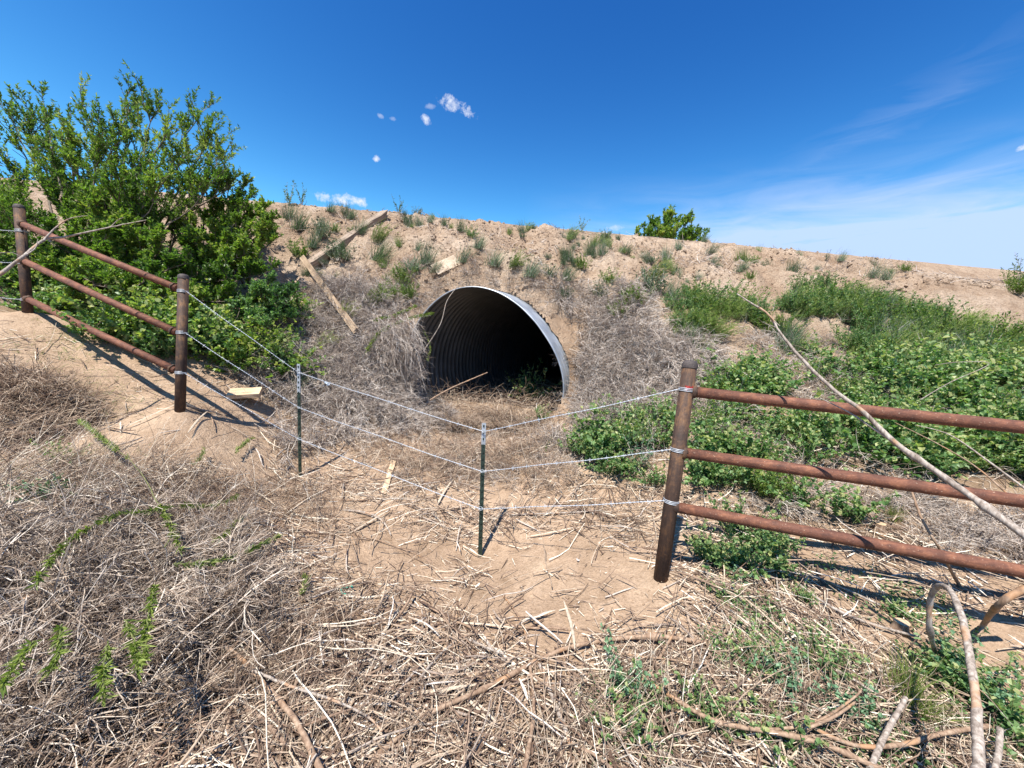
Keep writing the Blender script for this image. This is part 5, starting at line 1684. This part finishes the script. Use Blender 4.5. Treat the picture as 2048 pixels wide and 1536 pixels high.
def plant_mesh(kind, seed):
    global RNG
    keep = RNG; RNG = np.random.default_rng(seed)
    M = Mesh()
    if kind == 'round':        # snowberry-like low plant with round leaves
        n = 26; a = RNG.uniform(0, 6.28, n)
        d = np.stack([np.cos(a), np.sin(a), RNG.uniform(.6, 3.0, n)], -1)
        C = curves(RNG.normal(0, .07, (n, 3)) * [1, 1, 0], d, RNG.uniform(.16, .56, n), 7, (0, 0, -.4), .32)
        tubes(M, C, np.linspace(.0024, .0010, 7)[None], 3, 1)
        k = 18; q = np.repeat(np.arange(n), k); u = RNG.uniform(.8, 5.95, n * k); i = u.astype(int); f = (u - i)[:, None]
        pos = C[q, i] * (1 - f) + C[q, i + 1] * f; T = norm(C[q, i + 1] - C[q, i])
        L = RNG.uniform(.02, .052, n * k)
        leaves(M, pos, T * .5 + rdir(n * k), norm(np.array([0, 0, 1.]) + RNG.normal(0, .45, (n * k, 3))), L, L * .82, 'oval', 0, np.clip(u / 6 + RNG.normal(0, .2, n * k), 0, 1))
    elif kind == 'feather':    # fine feathery weed, bent over by the wind
        n = 60; a = RNG.uniform(0, 6.28, n)
        d = np.stack([np.cos(a) * .45 + .35, np.sin(a) * .4, RNG.uniform(.8, 1.6, n)], -1)
        C = curves(RNG.normal(0, .06, (n, 3)) * [1, 1, 0], d, RNG.uniform(.22, .55, n), 6, (.7, 0, -.25), .2)
        tubes(M, C, np.linspace(.0024, .0009, 6)[None], 3, 1)
        k = 26; q = np.repeat(np.arange(n), k); u = RNG.uniform(.8, 4.95, n * k); i = u.astype(int); f = (u - i)[:, None]
        pos = C[q, i] * (1 - f) + C[q, i + 1] * f; T = norm(C[q, i + 1] - C[q, i])
        L = RNG.uniform(.025, .06, n * k)
        leaves(M, pos, T * .9 + rdir(n * k) * .6, rdir(n * k), L, L * .13, 'narrow', 0, np.clip(u / 5 + RNG.normal(0, .2, n * k), 0, 1))
    elif kind == 'grass':      # stiff grey green tuft
        n = 170; a = RNG.uniform(0, 6.28, n)
        d = np.stack([np.cos(a) * .4 + .12, np.sin(a) * .4, RNG.uniform(.9, 2.0, n)], -1)
        blades(M, RNG.normal(0, .05, (n, 3)) * [1, 1, 0], d, RNG.uniform(.12, .42, n), RNG.uniform(.004, .008, n), (.25, 0, -.35), 4, 0, None, .12)
        n = 24
        C = curves(RNG.normal(0, .05, (n, 3)) * [1, 1, 0], rdir(n, .3) + [0, 0, .8], RNG.uniform(.1, .35, n), 4, (0, 0, -.1), .2)
        tubes(M, C, np.linspace(.002, .0008, 4)[None], 3, 1)
    elif kind == 'bush':       # small rounded weed with fine leaves
        n = 45
        C = curves(RNG.normal(0, .05, (n, 3)) * [1, 1, 0], rdir(n, .1) * .8 + [0, 0, .75], RNG.uniform(.16, .42, n), 6, (0, 0, .1), .25)
        tubes(M, C, np.linspace(.003, .0012, 6)[None], 3, 1)
        k = 34; q = np.repeat(np.arange(n), k); u = RNG.uniform(1, 4.95, n * k); i = u.astype(int); f = (u - i)[:, None]
        pos = C[q, i] * (1 - f) + C[q, i + 1] * f + RNG.normal(0, .008, (n * k, 3)); T = norm(C[q, i + 1] - C[q, i])
        L = RNG.uniform(.02, .042, n * k)
        leaves(M, pos, T * .6 + rdir(n * k) * .8, rdir(n * k, 0), L, L * .36, 'narrow', 0)
    elif kind == 'sapling':    # upright stems with clear leaves along them
        n = 7; a = RNG.uniform(0, 6.28, n)
        d = np.stack([np.cos(a) * .3, np.sin(a) * .3, np.ones(n)], -1)
        C = curves(RNG.normal(0, .03, (n, 3)) * [1, 1, 0], d, RNG.uniform(.3, .58, n), 8, (0, 0, .2), .2)
        tubes(M, C, np.linspace(.0045, .0015, 8)[None], 4, 1)
        k = 26; q = np.repeat(np.arange(n), k); u = RNG.uniform(1, 6.95, n * k); i = u.astype(int); f = (u - i)[:, None]
        pos = C[q, i] * (1 - f) + C[q, i + 1] * f; T = norm(C[q, i + 1] - C[q, i])
        L = RNG.uniform(.035, .07, n * k)
        leaves(M, pos, T * .7 + rdir(n * k) * .9, rdir(n * k, 0), L, L * .28, 'narrow', 0)
    elif kind == 'sprig':
        pass
    RNG = keep
    return M


def prototype(kind, seed, mats, name):
    return plant_mesh(kind, seed), mats, name


PROTO = {}


def place_plant(kind, variant, mats, name, p, scale, label, cat, group=None, rz=None, tilt=None, lean=None):
    key = (kind, variant, mats[0].name)
    if key not in PROTO:
        o = plant_mesh(kind, variant * 17 + 3).build(name, mats)
        PROTO[key] = o
    else:
        o = PROTO[key].copy()
        o.name = name
        for k in list(o.keys()):
            if k in ('label', 'category', 'group'):
                del o[k]
        COL.objects.link(o)
    o.location = Vector(p)
    rz = RNG.uniform(-.7, .7) if rz is None else rz
    lx, ly = lean if lean else (RNG.normal(0, .08), RNG.normal(0, .08))
    o.rotation_euler = (lx, ly, rz)
    s = scale
    o.scale = (s * RNG.uniform(.9, 1.1), s * RNG.uniform(.9, 1.1), s * RNG.uniform(.88, 1.12))
    tag(o, label, cat, group)
    return o


def jitter_in(patches, n):
    w = np.array([p[2] ** 2 * p[3] for p in patches]); out = []
    gap = n > 100
    for k in RNG.choice(len(patches), n, p=w / w.sum()):
        c = G(patches[k][0], patches[k][1]); a = RNG.uniform(0, 6.28); q = math.sqrt(RNG.random()) * patches[k][2]
        x = c[0] + q * math.cos(a); y = c[1] + q * math.sin(a)
        z = terrain(x, y)[0]
        if gap and vnoise(np.array([x * 2.6 + 7]), np.array([y * 2.6]))[0] < -.27:
            continue
        if out_of_pipe(np.array([x]), np.array([y]), np.array([z]), 1.08)[0]:
            out.append((np.array([x, y, z]), patches[k][4] if len(patches[k]) > 4 else None))
    return out


# round-leaved plants over the right bank
for i, (p, w) in enumerate(jitter_in([(1500, 830, .4, 1, 'just over the top rail left of the leaning branch'), (1450, 900, .35, 1.2, 'between the top and middle rails next to the post'), (1560, 800, .4, 1, 'above the top rail beside the leaning branch'),
                                 (1400, 960, .28, 1, 'hugging the right fence post'), (1210, 950, .25, 1.6, 'in the clump left of the right post by the middle wire'), (1180, 900, .22, 1.4, 'at the left end of the clump by the middle wire'),
                                 (1260, 900, .3, 1.5, 'between top and middle wires near the right post'), (1310, 860, .25, 1.3, 'touching the right post under the top wire'), (1550, 980, .3, 1.2, 'between the middle and lowest rails'),
                                 (1450, 1030, .22, .9, 'behind the start of the lowest rail'), (1640, 900, .4, 1.2, 'behind the middle rail under the leaning branch'),
                                 (1750, 870, .4, 1, 'behind the top rail right of the leaning branch'), (1850, 820, .5, 1.1, 'above the top rail near the kinked twig'), (1950, 830, .5, 1.1, 'above the top rail toward the right edge'),
                                 (1900, 930, .4, .9, 'between the upper rails at the far right'), (2020, 900, .4, .9, 'at the right edge between the upper rails'), (1950, 760, .5, 1.1, 'directly below the feathery band at the right'),
                                 (1820, 760, .4, 1.2, 'below the feathery band over the kinked twig'), (2040, 780, .5, 1, 'at the right edge below the feathery band'), (1650, 1010, .25, .7, 'near the sawn stumps'),
                                 (1230, 830, .2, .5, 'in the brush under the top wire'), (2060, 960, .4, .8, 'at the right edge above the lowest rail'), (1680, 760, .4, .9, 'in the dead brush behind the leaning branch'), (1290, 960, .2, 1, 'just left of the right post above the bottom wire'),
                                 (1480, 770, .3, .8, 'above and right of the right post cap'), (1500, 1060, .2, 1.2, 'behind the lowest rail next to the stumps'), (1420, 1080, .15, 1, 'right behind the foot of the right post'), (1620, 1080, .2, .9, 'under the lowest rail by the stumps')], 245)):
    if i % 9 == 4:
        place_plant('bush', i % 3, (M_FEATHER, M_STEM), 'feathery_weed', p, RNG.uniform(.6, 1.0), 'fine leaved weed ' + w, 'weed', 'fine leaved weeds ' + w, rz=RNG.uniform(0, 6.28))
    elif i % 11 == 5:
        place_plant('sapling', i % 3, (M_LEAF_BLUE, M_TWIG), 'upright_weed', p, RNG.uniform(.6, 1.0), 'upright grey stemmed weed ' + w, 'weed', 'upright weeds ' + w, rz=RNG.uniform(0, 6.28))
    else:
        place_plant('round', i % 5, (M_LEAF_ROUND, M_STEM), 'round_leaf_plant', p + np.array([0, 0, .04]), RNG.uniform(.5, 1.0) * (1.45 if i % 4 == 0 else 1), 'round leaved plant ' + w, 'plant', 'round leaved plants on the right bank ' + w, rz=RNG.uniform(0, 6.28))
for i, (p, w) in enumerate(jitter_in([(1510, 1090, .18, 1), (1450, 1120, .16, 1), (1560, 1120, .15, .8), (1600, 1060, .15, .5)], 12)):
    place_plant('round', i % 5, (M_LEAF_ROUND, M_STEM), 'round_leaf_plant', p, RNG.uniform(.4, .62), 'small round leaved plant in the clump under the lowest right rail', 'plant', 'small plants under the right rail', rz=RNG.uniform(0, 6.28))
# vines on the left bank under the shrubs
for i, (p, w) in enumerate(jitter_in([(150, 560, .5, 1, 'between the upper rails near the far left post'), (230, 600, .45, 1.1, 'behind the middle left rail'), (320, 640, .45, 1.2, 'behind the rails left of the near post'), (400, 680, .4, 1.4, 'right behind the near left post'),
                                 (460, 710, .35, 1.3, 'under the top wire right of the near left post'), (540, 650, .4, 1.2, 'below the dense shrub and above the wires'), (520, 715, .2, .6, 'between the wires above the wood block'), (110, 600, .35, 1, 'above the lowest rail at far left'),
                                 (250, 680, .35, 1, 'along the lowest left rail'), (420, 620, .45, 1.2, 'in the shade at the foot of the dense shrub'), (560, 720, .3, .8, 'behind the left T post tip'), (300, 560, .5, 1, 'above the middle left rail'), (30, 560, .4, .9, 'behind the far left post'), (200, 640, .4, 1.2, 'below the middle left rail halfway along'), (280, 690, .35, 1.2, 'just above the lowest left rail halfway along'), (350, 700, .35, 1.3, 'crowding the near left post from behind'), (120, 620, .35, 1.1, 'under the middle rail at far left'), (470, 745, .15, .4, 'around the sawn wood block')], 165)):
    place_plant('round', i % 5, (M_LEAF_ROUND if i % 3 else M_LEAF, M_STEM), 'vine_plant', p + np.array([0, 0, .04]), RNG.uniform(.8, 1.35), 'leafy vine ' + w, 'plant', 'leafy vines ' + w, rz=RNG.uniform(0, 6.28))
# foreground round leaves
for i, (px, py, s, lab) in enumerate(((1245, 1400, .42, 'round leaved sprout at the bottom centre beside the long branch'), (1290, 1420, .36, 'low round leaved sprout just right of the bottom centre'),
                                      (1500, 1330, .38, 'sprawling round leaved sprout in the middle of the right foreground'), (1560, 1370, .38, 'leafy sprout hugging the winding grey root'),
                                      (1640, 1340, .4, 'leafy sprout above the upright split stake'), (1880, 1370, .5, 'dense blue green sprout inside the arched root'), (1900, 1330, .42, 'upper leafy sprout inside the arched root'),
                                      (2020, 1480, .5, 'leafy sprout in the lower right corner'), (1560, 1500, .42, 'round leaved sprout on the bottom edge below the grey root'), (1700, 1440, .36, 'sprout between the two crossing roots'),
                                      (1790, 1230, .3, 'thin leafy sprout standing beside the ragged stump'), (1450, 1200, .28, 'small pale sprout below the right fence post'), (1470, 1160, .26, 'tiny sprout at the tip of the post shadow'),
                                      (1250, 1480, .38, 'sprout at the bottom edge left of the roots'), (1400, 1440, .36, 'sprout behind the thick winding root'), (1960, 1400, .4, 'leafy sprout right of the arched root'), (1600, 1200, .3, 'fallen leafy cutting among the rail shadows'),
                                      (120, 930, .42, 'leafy vine sprout in the left grass'), (90, 1000, .4, 'leafy vine sprout just above the brush pile'), (1080, 840, .5, 'small green sprout right under the culvert mouth'))):
    place_plant('round', i % 5, (M_LEAF_ROUND if i % 3 else M_LEAF_BLUE, M_STEM), 'leafy_sprout', G(px, py), s * (1.12 if py > 1250 else 1.0), lab, 'plant', None, rz=RNG.uniform(0, 6.28))

# feathery band along the foot of the right bank
FB = 'in the left end of the feathery band', 'in the feathery band around the leaning branch tip', 'in the middle of the feathery band', 'in the right half of the feathery band', 'at the right edge end of the feathery band'
pts = jitter_in([(1375, 650, .35, 1.3, FB[0]), (1430, 630, .4, 1.3, FB[0]), (1390, 690, .3, 1, FB[0]), (1520, 650, .45, 1.2, FB[1]), (1600, 640, .45, 1.1, FB[1]), (1680, 630, .5, 1.2, FB[2]), (1760, 640, .5, 1.2, FB[2]), (1840, 660, .5, 1.2, FB[3]), (1920, 680, .5, 1.2, FB[3]), (1990, 690, .5, 1.1, FB[4]),
                 (1640, 600, .3, .5, FB[1]), (1720, 600, .3, .5, FB[2]), (1560, 610, .25, .6, FB[1]), (2060, 720, .5, 1.2, FB[4]), (1560, 700, .35, .9, FB[1]), (1700, 700, .4, 1, FB[2]), (1800, 710, .4, 1.1, FB[3]), (1900, 730, .4, 1, FB[3]), (1460, 690, .3, .7, FB[0])], 235)
for i, (p, w) in enumerate(pts):
    k = RNG.random()
    if k < .48:
        place_plant('feather', i % 4, (M_FEATHER, M_STEM), 'feathery_weed', p, RNG.uniform(.6, .95), 'windblown feathery weed ' + w, 'weed', 'feathery weeds ' + w, rz=RNG.uniform(-.5, .5))
    elif k < .64:
        place_plant('grass', i % 3, (M_GREY_GRASS, M_TWIG), 'grass_tuft', p, RNG.uniform(.9, 1.4), 'grey green grass tuft ' + w, 'grass', 'grass tufts ' + w)
    else:
        place_plant('bush', i % 3, (M_LEAF_ROUND if i % 2 else M_LEAF, M_STEM), 'small_bush', p, RNG.uniform(.7, 1.35), 'small darker leafy bush ' + w, 'weed', 'small bushes ' + w)

# plants of the slope and the crest, one by one
SLOPE = [
    ('bush', 640, 480, 1.0, M_GREY_GRASS, 'weed growing against the lower part of the old beam'),
    ('grass', 720, 470, 1.2, M_GREY_GRASS, 'grass tuft at the right side of the old beam'),
    ('bush', 600, 520, 1.1, M_LEAF, 'dark weed at the top end of the weathered plank'),
    ('grass', 625, 500, 1.2, M_GREY_GRASS, 'grass tuft where the beam meets the plank'),
    ('grass', 850, 530, 1.3, M_GREY_GRASS, 'wide grass tuft left below the plywood sheet'),
    ('bush', 830, 545, .8, M_LEAF_BLUE, 'blue green weed between two tufts left of the plywood sheet'),
    ('grass', 955, 500, 1.0, M_GREY_GRASS, 'loose grass tuft halfway up the slope over the culvert'),
    ('grass', 1060, 560, 1.2, M_GREY_GRASS, 'grass tuft close over the culvert rim'),
    ('grass', 1130, 560, 1.1, M_GREY_GRASS, 'grass tuft between the shoulder weeds of the culvert'),
    ('bush', 1200, 600, .9, M_GREY_GRASS, 'grey weed rising out of the right tumbleweeds'),
    ('bush', 1270, 610, 1.0, M_FEATHER, 'green weed at the left foot of the gully bush'),
    ('grass', 1340, 600, 1.3, M_GREY_GRASS, 'grass tuft at the right foot of the gully bush'),
    ('feather', 740, 610, .9, M_FEATHER, 'soft green weed in the tumbleweeds below the plank'),
    ('bush', 820, 600, .9, M_FEATHER, 'green weed hugging the left shoulder of the culvert'),
    ('sapling', 800, 428, .85, M_LEAF_BLUE, 'upright blue green seedling standing alone on the road edge'),
    ('sapling', 1163, 464, .75, M_LEAF_BLUE, 'thin seedling on the crest above the culvert right side'),
    ('sapling', 580, 412, 1.05, M_LEAF_BLUE, 'tall wispy weed on the crest beside the dense shrub'),
    ('sapling', 605, 410, .95, M_LEAF_BLUE, 'second wispy weed on the crest near the shrub'),
    ('grass', 596, 462, 1.5, M_GREY_GRASS, 'dark grass tuft right of the dense shrub'),
    ('grass', 575, 440, 1.2, M_GREY_GRASS, 'narrow grass tuft touching the dense shrub'),
    ('grass', 660, 425, .8, M_GREY_GRASS, 'thin grass blades on the crest left of the beam'),
    ('grass', 700, 440, .9, M_GREY_GRASS, 'sparse grass left of the old beam end'),
    ('bush', 683, 525, 1.25, M_GREY_GRASS, 'pale rounded weed at the foot of the old beam'),
    ('grass', 757, 522, 1.5, M_GREY_GRASS, 'tall grey grass tuft right of the pale rounded weed'),
    ('feather', 752, 485, 1.0, M_FEATHER, 'yellow green weed growing through the tall grass tuft'),
    ('bush', 808, 570, 1.0, M_FEATHER, 'bushy green weed left above the culvert'),
    ('bush', 780, 598, .9, M_FEATHER, 'low green weed between the plank and the culvert'),
    ('grass', 868, 552, .95, M_GREY_GRASS, 'short grass tuft on the left of the tan panel'),
    ('grass', 928, 530, 1.1, M_GREY_GRASS, 'grass tuft on the right of the tan panel'),
    ('bush', 943, 478, .75, M_LEAF_ROUND, 'single bright green weed high on the bare slope'),
    ('grass', 985, 535, 1.2, M_GREY_GRASS, 'upright grass tuft above the culvert crown'),
    ('feather', 1025, 540, .95, M_FEATHER, 'narrow yellow green weed above the culvert crown'),
    ('grass', 888, 452, .7, M_GREY_GRASS, 'small grass wisp on the road edge above the panel'),
    ('grass', 835, 500, .7, M_GREY_GRASS, 'small dark wisp between beam and panel'),
    ('bush', 1163, 540, .85, M_LEAF, 'dark green bush on the slope right of the culvert'),
    ('bush', 1218, 568, .8, M_LEAF, 'small dark bush right of the first one'),
    ('bush', 1098, 560, .8, M_GREY_GRASS, 'grey green weed over the right shoulder of the culvert'),
    ('bush', 1130, 600, .7, M_GREY_GRASS, 'pale weed touching the right culvert shoulder'),
    ('bush', 1305, 590, 1.35, M_GREY_GRASS, 'large grey green bush in the bare gully'),
    ('feather', 1300, 560, .9, M_FEATHER, 'feathery top growing through the gully bush'),
    ('bush', 1240, 640, .9, M_FEATHER, 'light green weed in the dead brush right of the culvert'),
    ('bush', 1045, 478, .45, M_GREY_GRASS, 'tiny weed high on the bare slope'),
    ('grass', 1480, 545, .9, M_GREY_GRASS, 'grass tuft leaning on the bare right slope'),
    ('bush', 1500, 560, .5, M_FEATHER, 'little green weed beside the leaning grass tuft'),
    ('sapling', 1655, 522, .55, M_GREY_GRASS, 'grey stalked weed on the right road edge'),
    ('grass', 1680, 525, .9, M_GREY_GRASS, 'grass clump at the foot of the grey stalked weed'),
    ('bush', 1810, 545, .5, M_FEATHER, 'small green weed high on the right bank'),
    ('grass', 1770, 560, .8, M_GREY_GRASS, 'thin grass on the upper right bank'),
    ('sapling', 2035, 570, 1.2, M_GREY_GRASS, 'tall grey weed at the right edge of the picture'),
    ('bush', 2035, 590, 1.2, M_LEAF, 'dark bush at the right edge below the tall weed'),
    ('feather', 640, 700, .8, M_SPRIG, 'bright feathery sprout left of the culvert brush'),
    ('feather', 520, 720, .9, M_SPRIG, 'bright feathery sprout beside the left fence post wire'),
    ('feather', 690, 640, .8, M_SPRIG, 'bright feathery sprout at the lower end of the plank'),
    ('feather', 545, 700, .8, M_SPRIG, 'second bright sprout between fence post and plank'),
    ('grass', 600, 790, .9, M_GREY_GRASS, 'pale grass tuft behind the left T post'),
]
for i, (kind, px, py, s, mat, lab) in enumerate(SLOPE):
    nm = {'sapling': 'seedling', 'grass': 'grass_tuft', 'bush': 'small_bush', 'feather': 'feathery_weed'}[kind]
    place_plant(kind, i % 3, (mat, M_TWIG if kind != 'round' else M_STEM), nm, G(px, py, 4.0), s, lab, {'sapling': 'plant', 'grass': 'grass', 'bush': 'weed', 'feather': 'weed'}[kind])
# thin sparse wisps on the bare bank, too alike to tell apart
for i in range(210):
    x = RNG.uniform(-4.5, 3.2) if i % 5 else RNG.uniform(3, 9.5); y = crest_y(x) - RNG.random() * 3.0 - .25; z = terrain(x, y)[0]
    if vnoise(np.array([x * 1.3 + 4]), np.array([y * 1.3]))[0] > 0 and out_of_pipe(np.array([x]), np.array([y]), np.array([z]), 1.1)[0]:
        kk = ('grass', 'grass', 'feather', 'bush')[i % 4]
        place_plant(kk, i % 3, (M_GREY_GRASS if i % 3 else M_FEATHER, M_TWIG), 'grass_wisp', (x, y, z), RNG.uniform(.35, 1.1) * (.7 if kk != 'grass' else 1), 'small wisp of grey green growth on the bare face of the road bank', 'grass', 'grass wisps on the bare bank', rz=RNG.uniform(0, 6.28))


# bright sprigs growing out of the foreground brush
def sprig(pts, label, dens=300, leaf=(.016, .034), lift=.2, dead=0.0):
    q = np.array([H(px, py, lift) for px, py in pts])
    C = smooth_line(q, 26); C += RNG.normal(0, .002, C.shape)
    root = empty('green_sprig', C[0], label, 'sprig')
    M = Mesh(); tubes(M, C[None], np.linspace(.0036, .0014, 26)[None], 5); M.build('stem', M_STEM, root, C[0])
    L = np.linalg.norm(np.diff(C, axis=0), axis=1).sum()
    n = int(L * dens)
    if 'reaching up' in label:
        dead = .55
    u = (dead + (1 - dead) * RNG.random(n)) * 24.9; u = u[(vnoise(u * .45 + C[0, 0] * 9, u * 0 + 3) > -.33) & (RNG.random(n) < .45 + .55 * np.sin(u / 24.9 * 3.14))]; n = len(u); i = u.astype(int); f = (u - i)[:, None]
    pos = C[i] * (1 - f) + C[i + 1] * f; T = norm(C[i + 1] - C[i])
    M = Mesh(); LL = RNG.uniform(*leaf, n)
    leaves(M, pos, T * .9 + rdir(n) * .75, rdir(n, 0), LL, LL * .2, 'narrow', 0)
    M.build('foliage', M_SPRIG, root, C[0])


for pts, lab in (([(330, 1095), (345, 1050), (318, 1010), (270, 930), (215, 885), (160, 840)], 'long sprig reaching up from the brush pile to the left'),
                 ([(320, 1008), (345, 1060), (362, 1100)], 'short bright sprig hanging at the top of the brush pile'),
                 ([(310, 1020), (240, 1030), (170, 1060), (110, 1110), (70, 1170)], 'arching sprig curving down the left of the brush pile'),
                 ([(480, 990), (430, 1010), (360, 1012), (300, 1020)], 'thin sprig lying along the top of the brush pile'),
                 ([(345, 1128), (420, 1125), (500, 1100), (560, 1070)], 'sprig pointing right off the brush pile'),
                 ([(310, 1170), (300, 1215), (292, 1270), (288, 1320)], 'sprig hanging beside the pale twigs'),
                 ([(250, 1240), (270, 1290), (275, 1345)], 'wide bright sprig in the lower brush pile'),
                 ([(215, 1290), (208, 1340), (205, 1400)], 'slender sprig at the foot of the brush pile'),
                 ([(120, 1250), (118, 1300), (100, 1345)], 'small sprig low in the left of the brush pile'),
                 ([(70, 1280), (40, 1320), (5, 1370)], 'sprig at the lower left edge'),
                 ([(490, 1030), (460, 1060), (430, 1080)], 'tiny sprig right of the brush pile top'),
                 ([(870, 625), (810, 640), (760, 665), (735, 700)], 'bright spray over the brush left of the culvert rim'),
                 ([(835, 610), (790, 630), (750, 640)], 'upper bright spray beside the culvert rim'),
                 ([(845, 655), (860, 690), (855, 720)], 'small spray dangling in front of the culvert rim'),
                 ([(385, 930), (400, 915), (410, 900)], 'tiny upright sprig in the dirt below the left fence'),
                 ([(470, 905), (485, 890), (505, 875)], 'tiny sprig left of the left T post'),
                 ([(600, 1190), (612, 1165), (610, 1150)], 'tiny sprig near the teal plastic ring'),
                 ([(1120, 860), (1100, 880), (1090, 900)], 'sprig in the brush right of the middle T post')):
    big = lab.startswith(('bright spray', 'upper'))
    sprig(pts, lab, 1000 if big else 720, (.03, .07) if big else (.016, .045), .4 if big else (.36 if pts[0][1] > 980 and pts[0][0] < 560 else .12))

# pale grass clumps by the arched root and moss by the stump
for i, (px, py, s, lab) in enumerate(((1800, 1400, .62, 'bright grass clump left of the arched root'), (1830, 1440, .5, 'lower bright grass clump near the arched root'), (1780, 1040, .42, 'yellow green moss tuft round the sawn stump'))):
    place_plant('grass', i, (M_SPRIG, M_STEM), 'grass_clump', G(px, py), s, lab, 'grass')
# a weed growing inside the culvert
place_plant('round', 1, (M_LEAF_ROUND, M_STEM), 'shade_weed', RC3 + AXIS * 1.3 + EX * .3 + np.array([0, 0, -.9]), 1.5, 'leafy weed growing in the dark of the culvert', 'plant')
place_plant('sapling', 1, (M_LEAF_ROUND, M_STEM), 'shade_weed', RC3 + AXIS * 1.6 + EX * .15 + np.array([0, 0, -.9]), 1.6, 'upright weed standing in the dark of the culvert', 'plant')
# low green ground cover between the straw in the right foreground
M = Mesh(); n = 6500
pt = [(1250, 1440, .22), (1500, 1350, .28), (1620, 1400, .28), (1750, 1420, .28), (1880, 1400, .25), (1560, 1300, .25), (1400, 1330, .2), (2000, 1450, .25), (1650, 1500, .25), (1600, 1200, .25), (1480, 1180, .25), (1700, 1180, .25), (1850, 1230, .2), (1560, 1250, .25), (1500, 1120, .22), (1850, 1520, .2)]
pk = RNG.integers(0, len(pt), n); cc = np.array([G(a, b)[:2] for a, b, r in pt]); rr = np.array([p[2] for p in pt])
a = RNG.uniform(0, 6.28, n); q = np.sqrt(RNG.random(n)) * rr[pk]
x = cc[pk, 0] + np.cos(a) * q; y = cc[pk, 1] + np.sin(a) * q
k = fbm(x * 4, y * 4, 3) > -.05; x, y = x[k], y[k]; n = len(x)
L = RNG.uniform(.008, .022, n)
leaves(M, on(x, y) + np.array([0, 0, 1.]) * RNG.uniform(.01, .06, n)[:, None], rdir(n) * [1, 1, .4], norm(np.array([0, 0, 1.]) + RNG.normal(0, .4, (n, 3))), L, L * .7, 'oval')
tag(M.build('green_ground_cover', M_LEAF_ROUND), 'tiny green leaves scattered through the right foreground straw', None, None, 'stuff')
M = Mesh(); n = 2600
k = RNG.integers(0, 6, n); cc = np.array([G(*c)[:2] for c in ((100, 940), (60, 1010), (140, 700), (560, 760), (200, 800), (480, 700))]); x = cc[k, 0] + RNG.normal(0, .2, n); y = cc[k, 1] + RNG.normal(0, .2, n)
blades(M, on(x, y), rdir(n, .1) + [0, 0, .3], RNG.uniform(.03, .10, n), RNG.uniform(.0015, .004, n), (0, 0, -.5), 3)
tag(M.build('sparse_green_grass', M_FEATHER), 'sparse short green grass on the left ground', None, None, 'stuff')
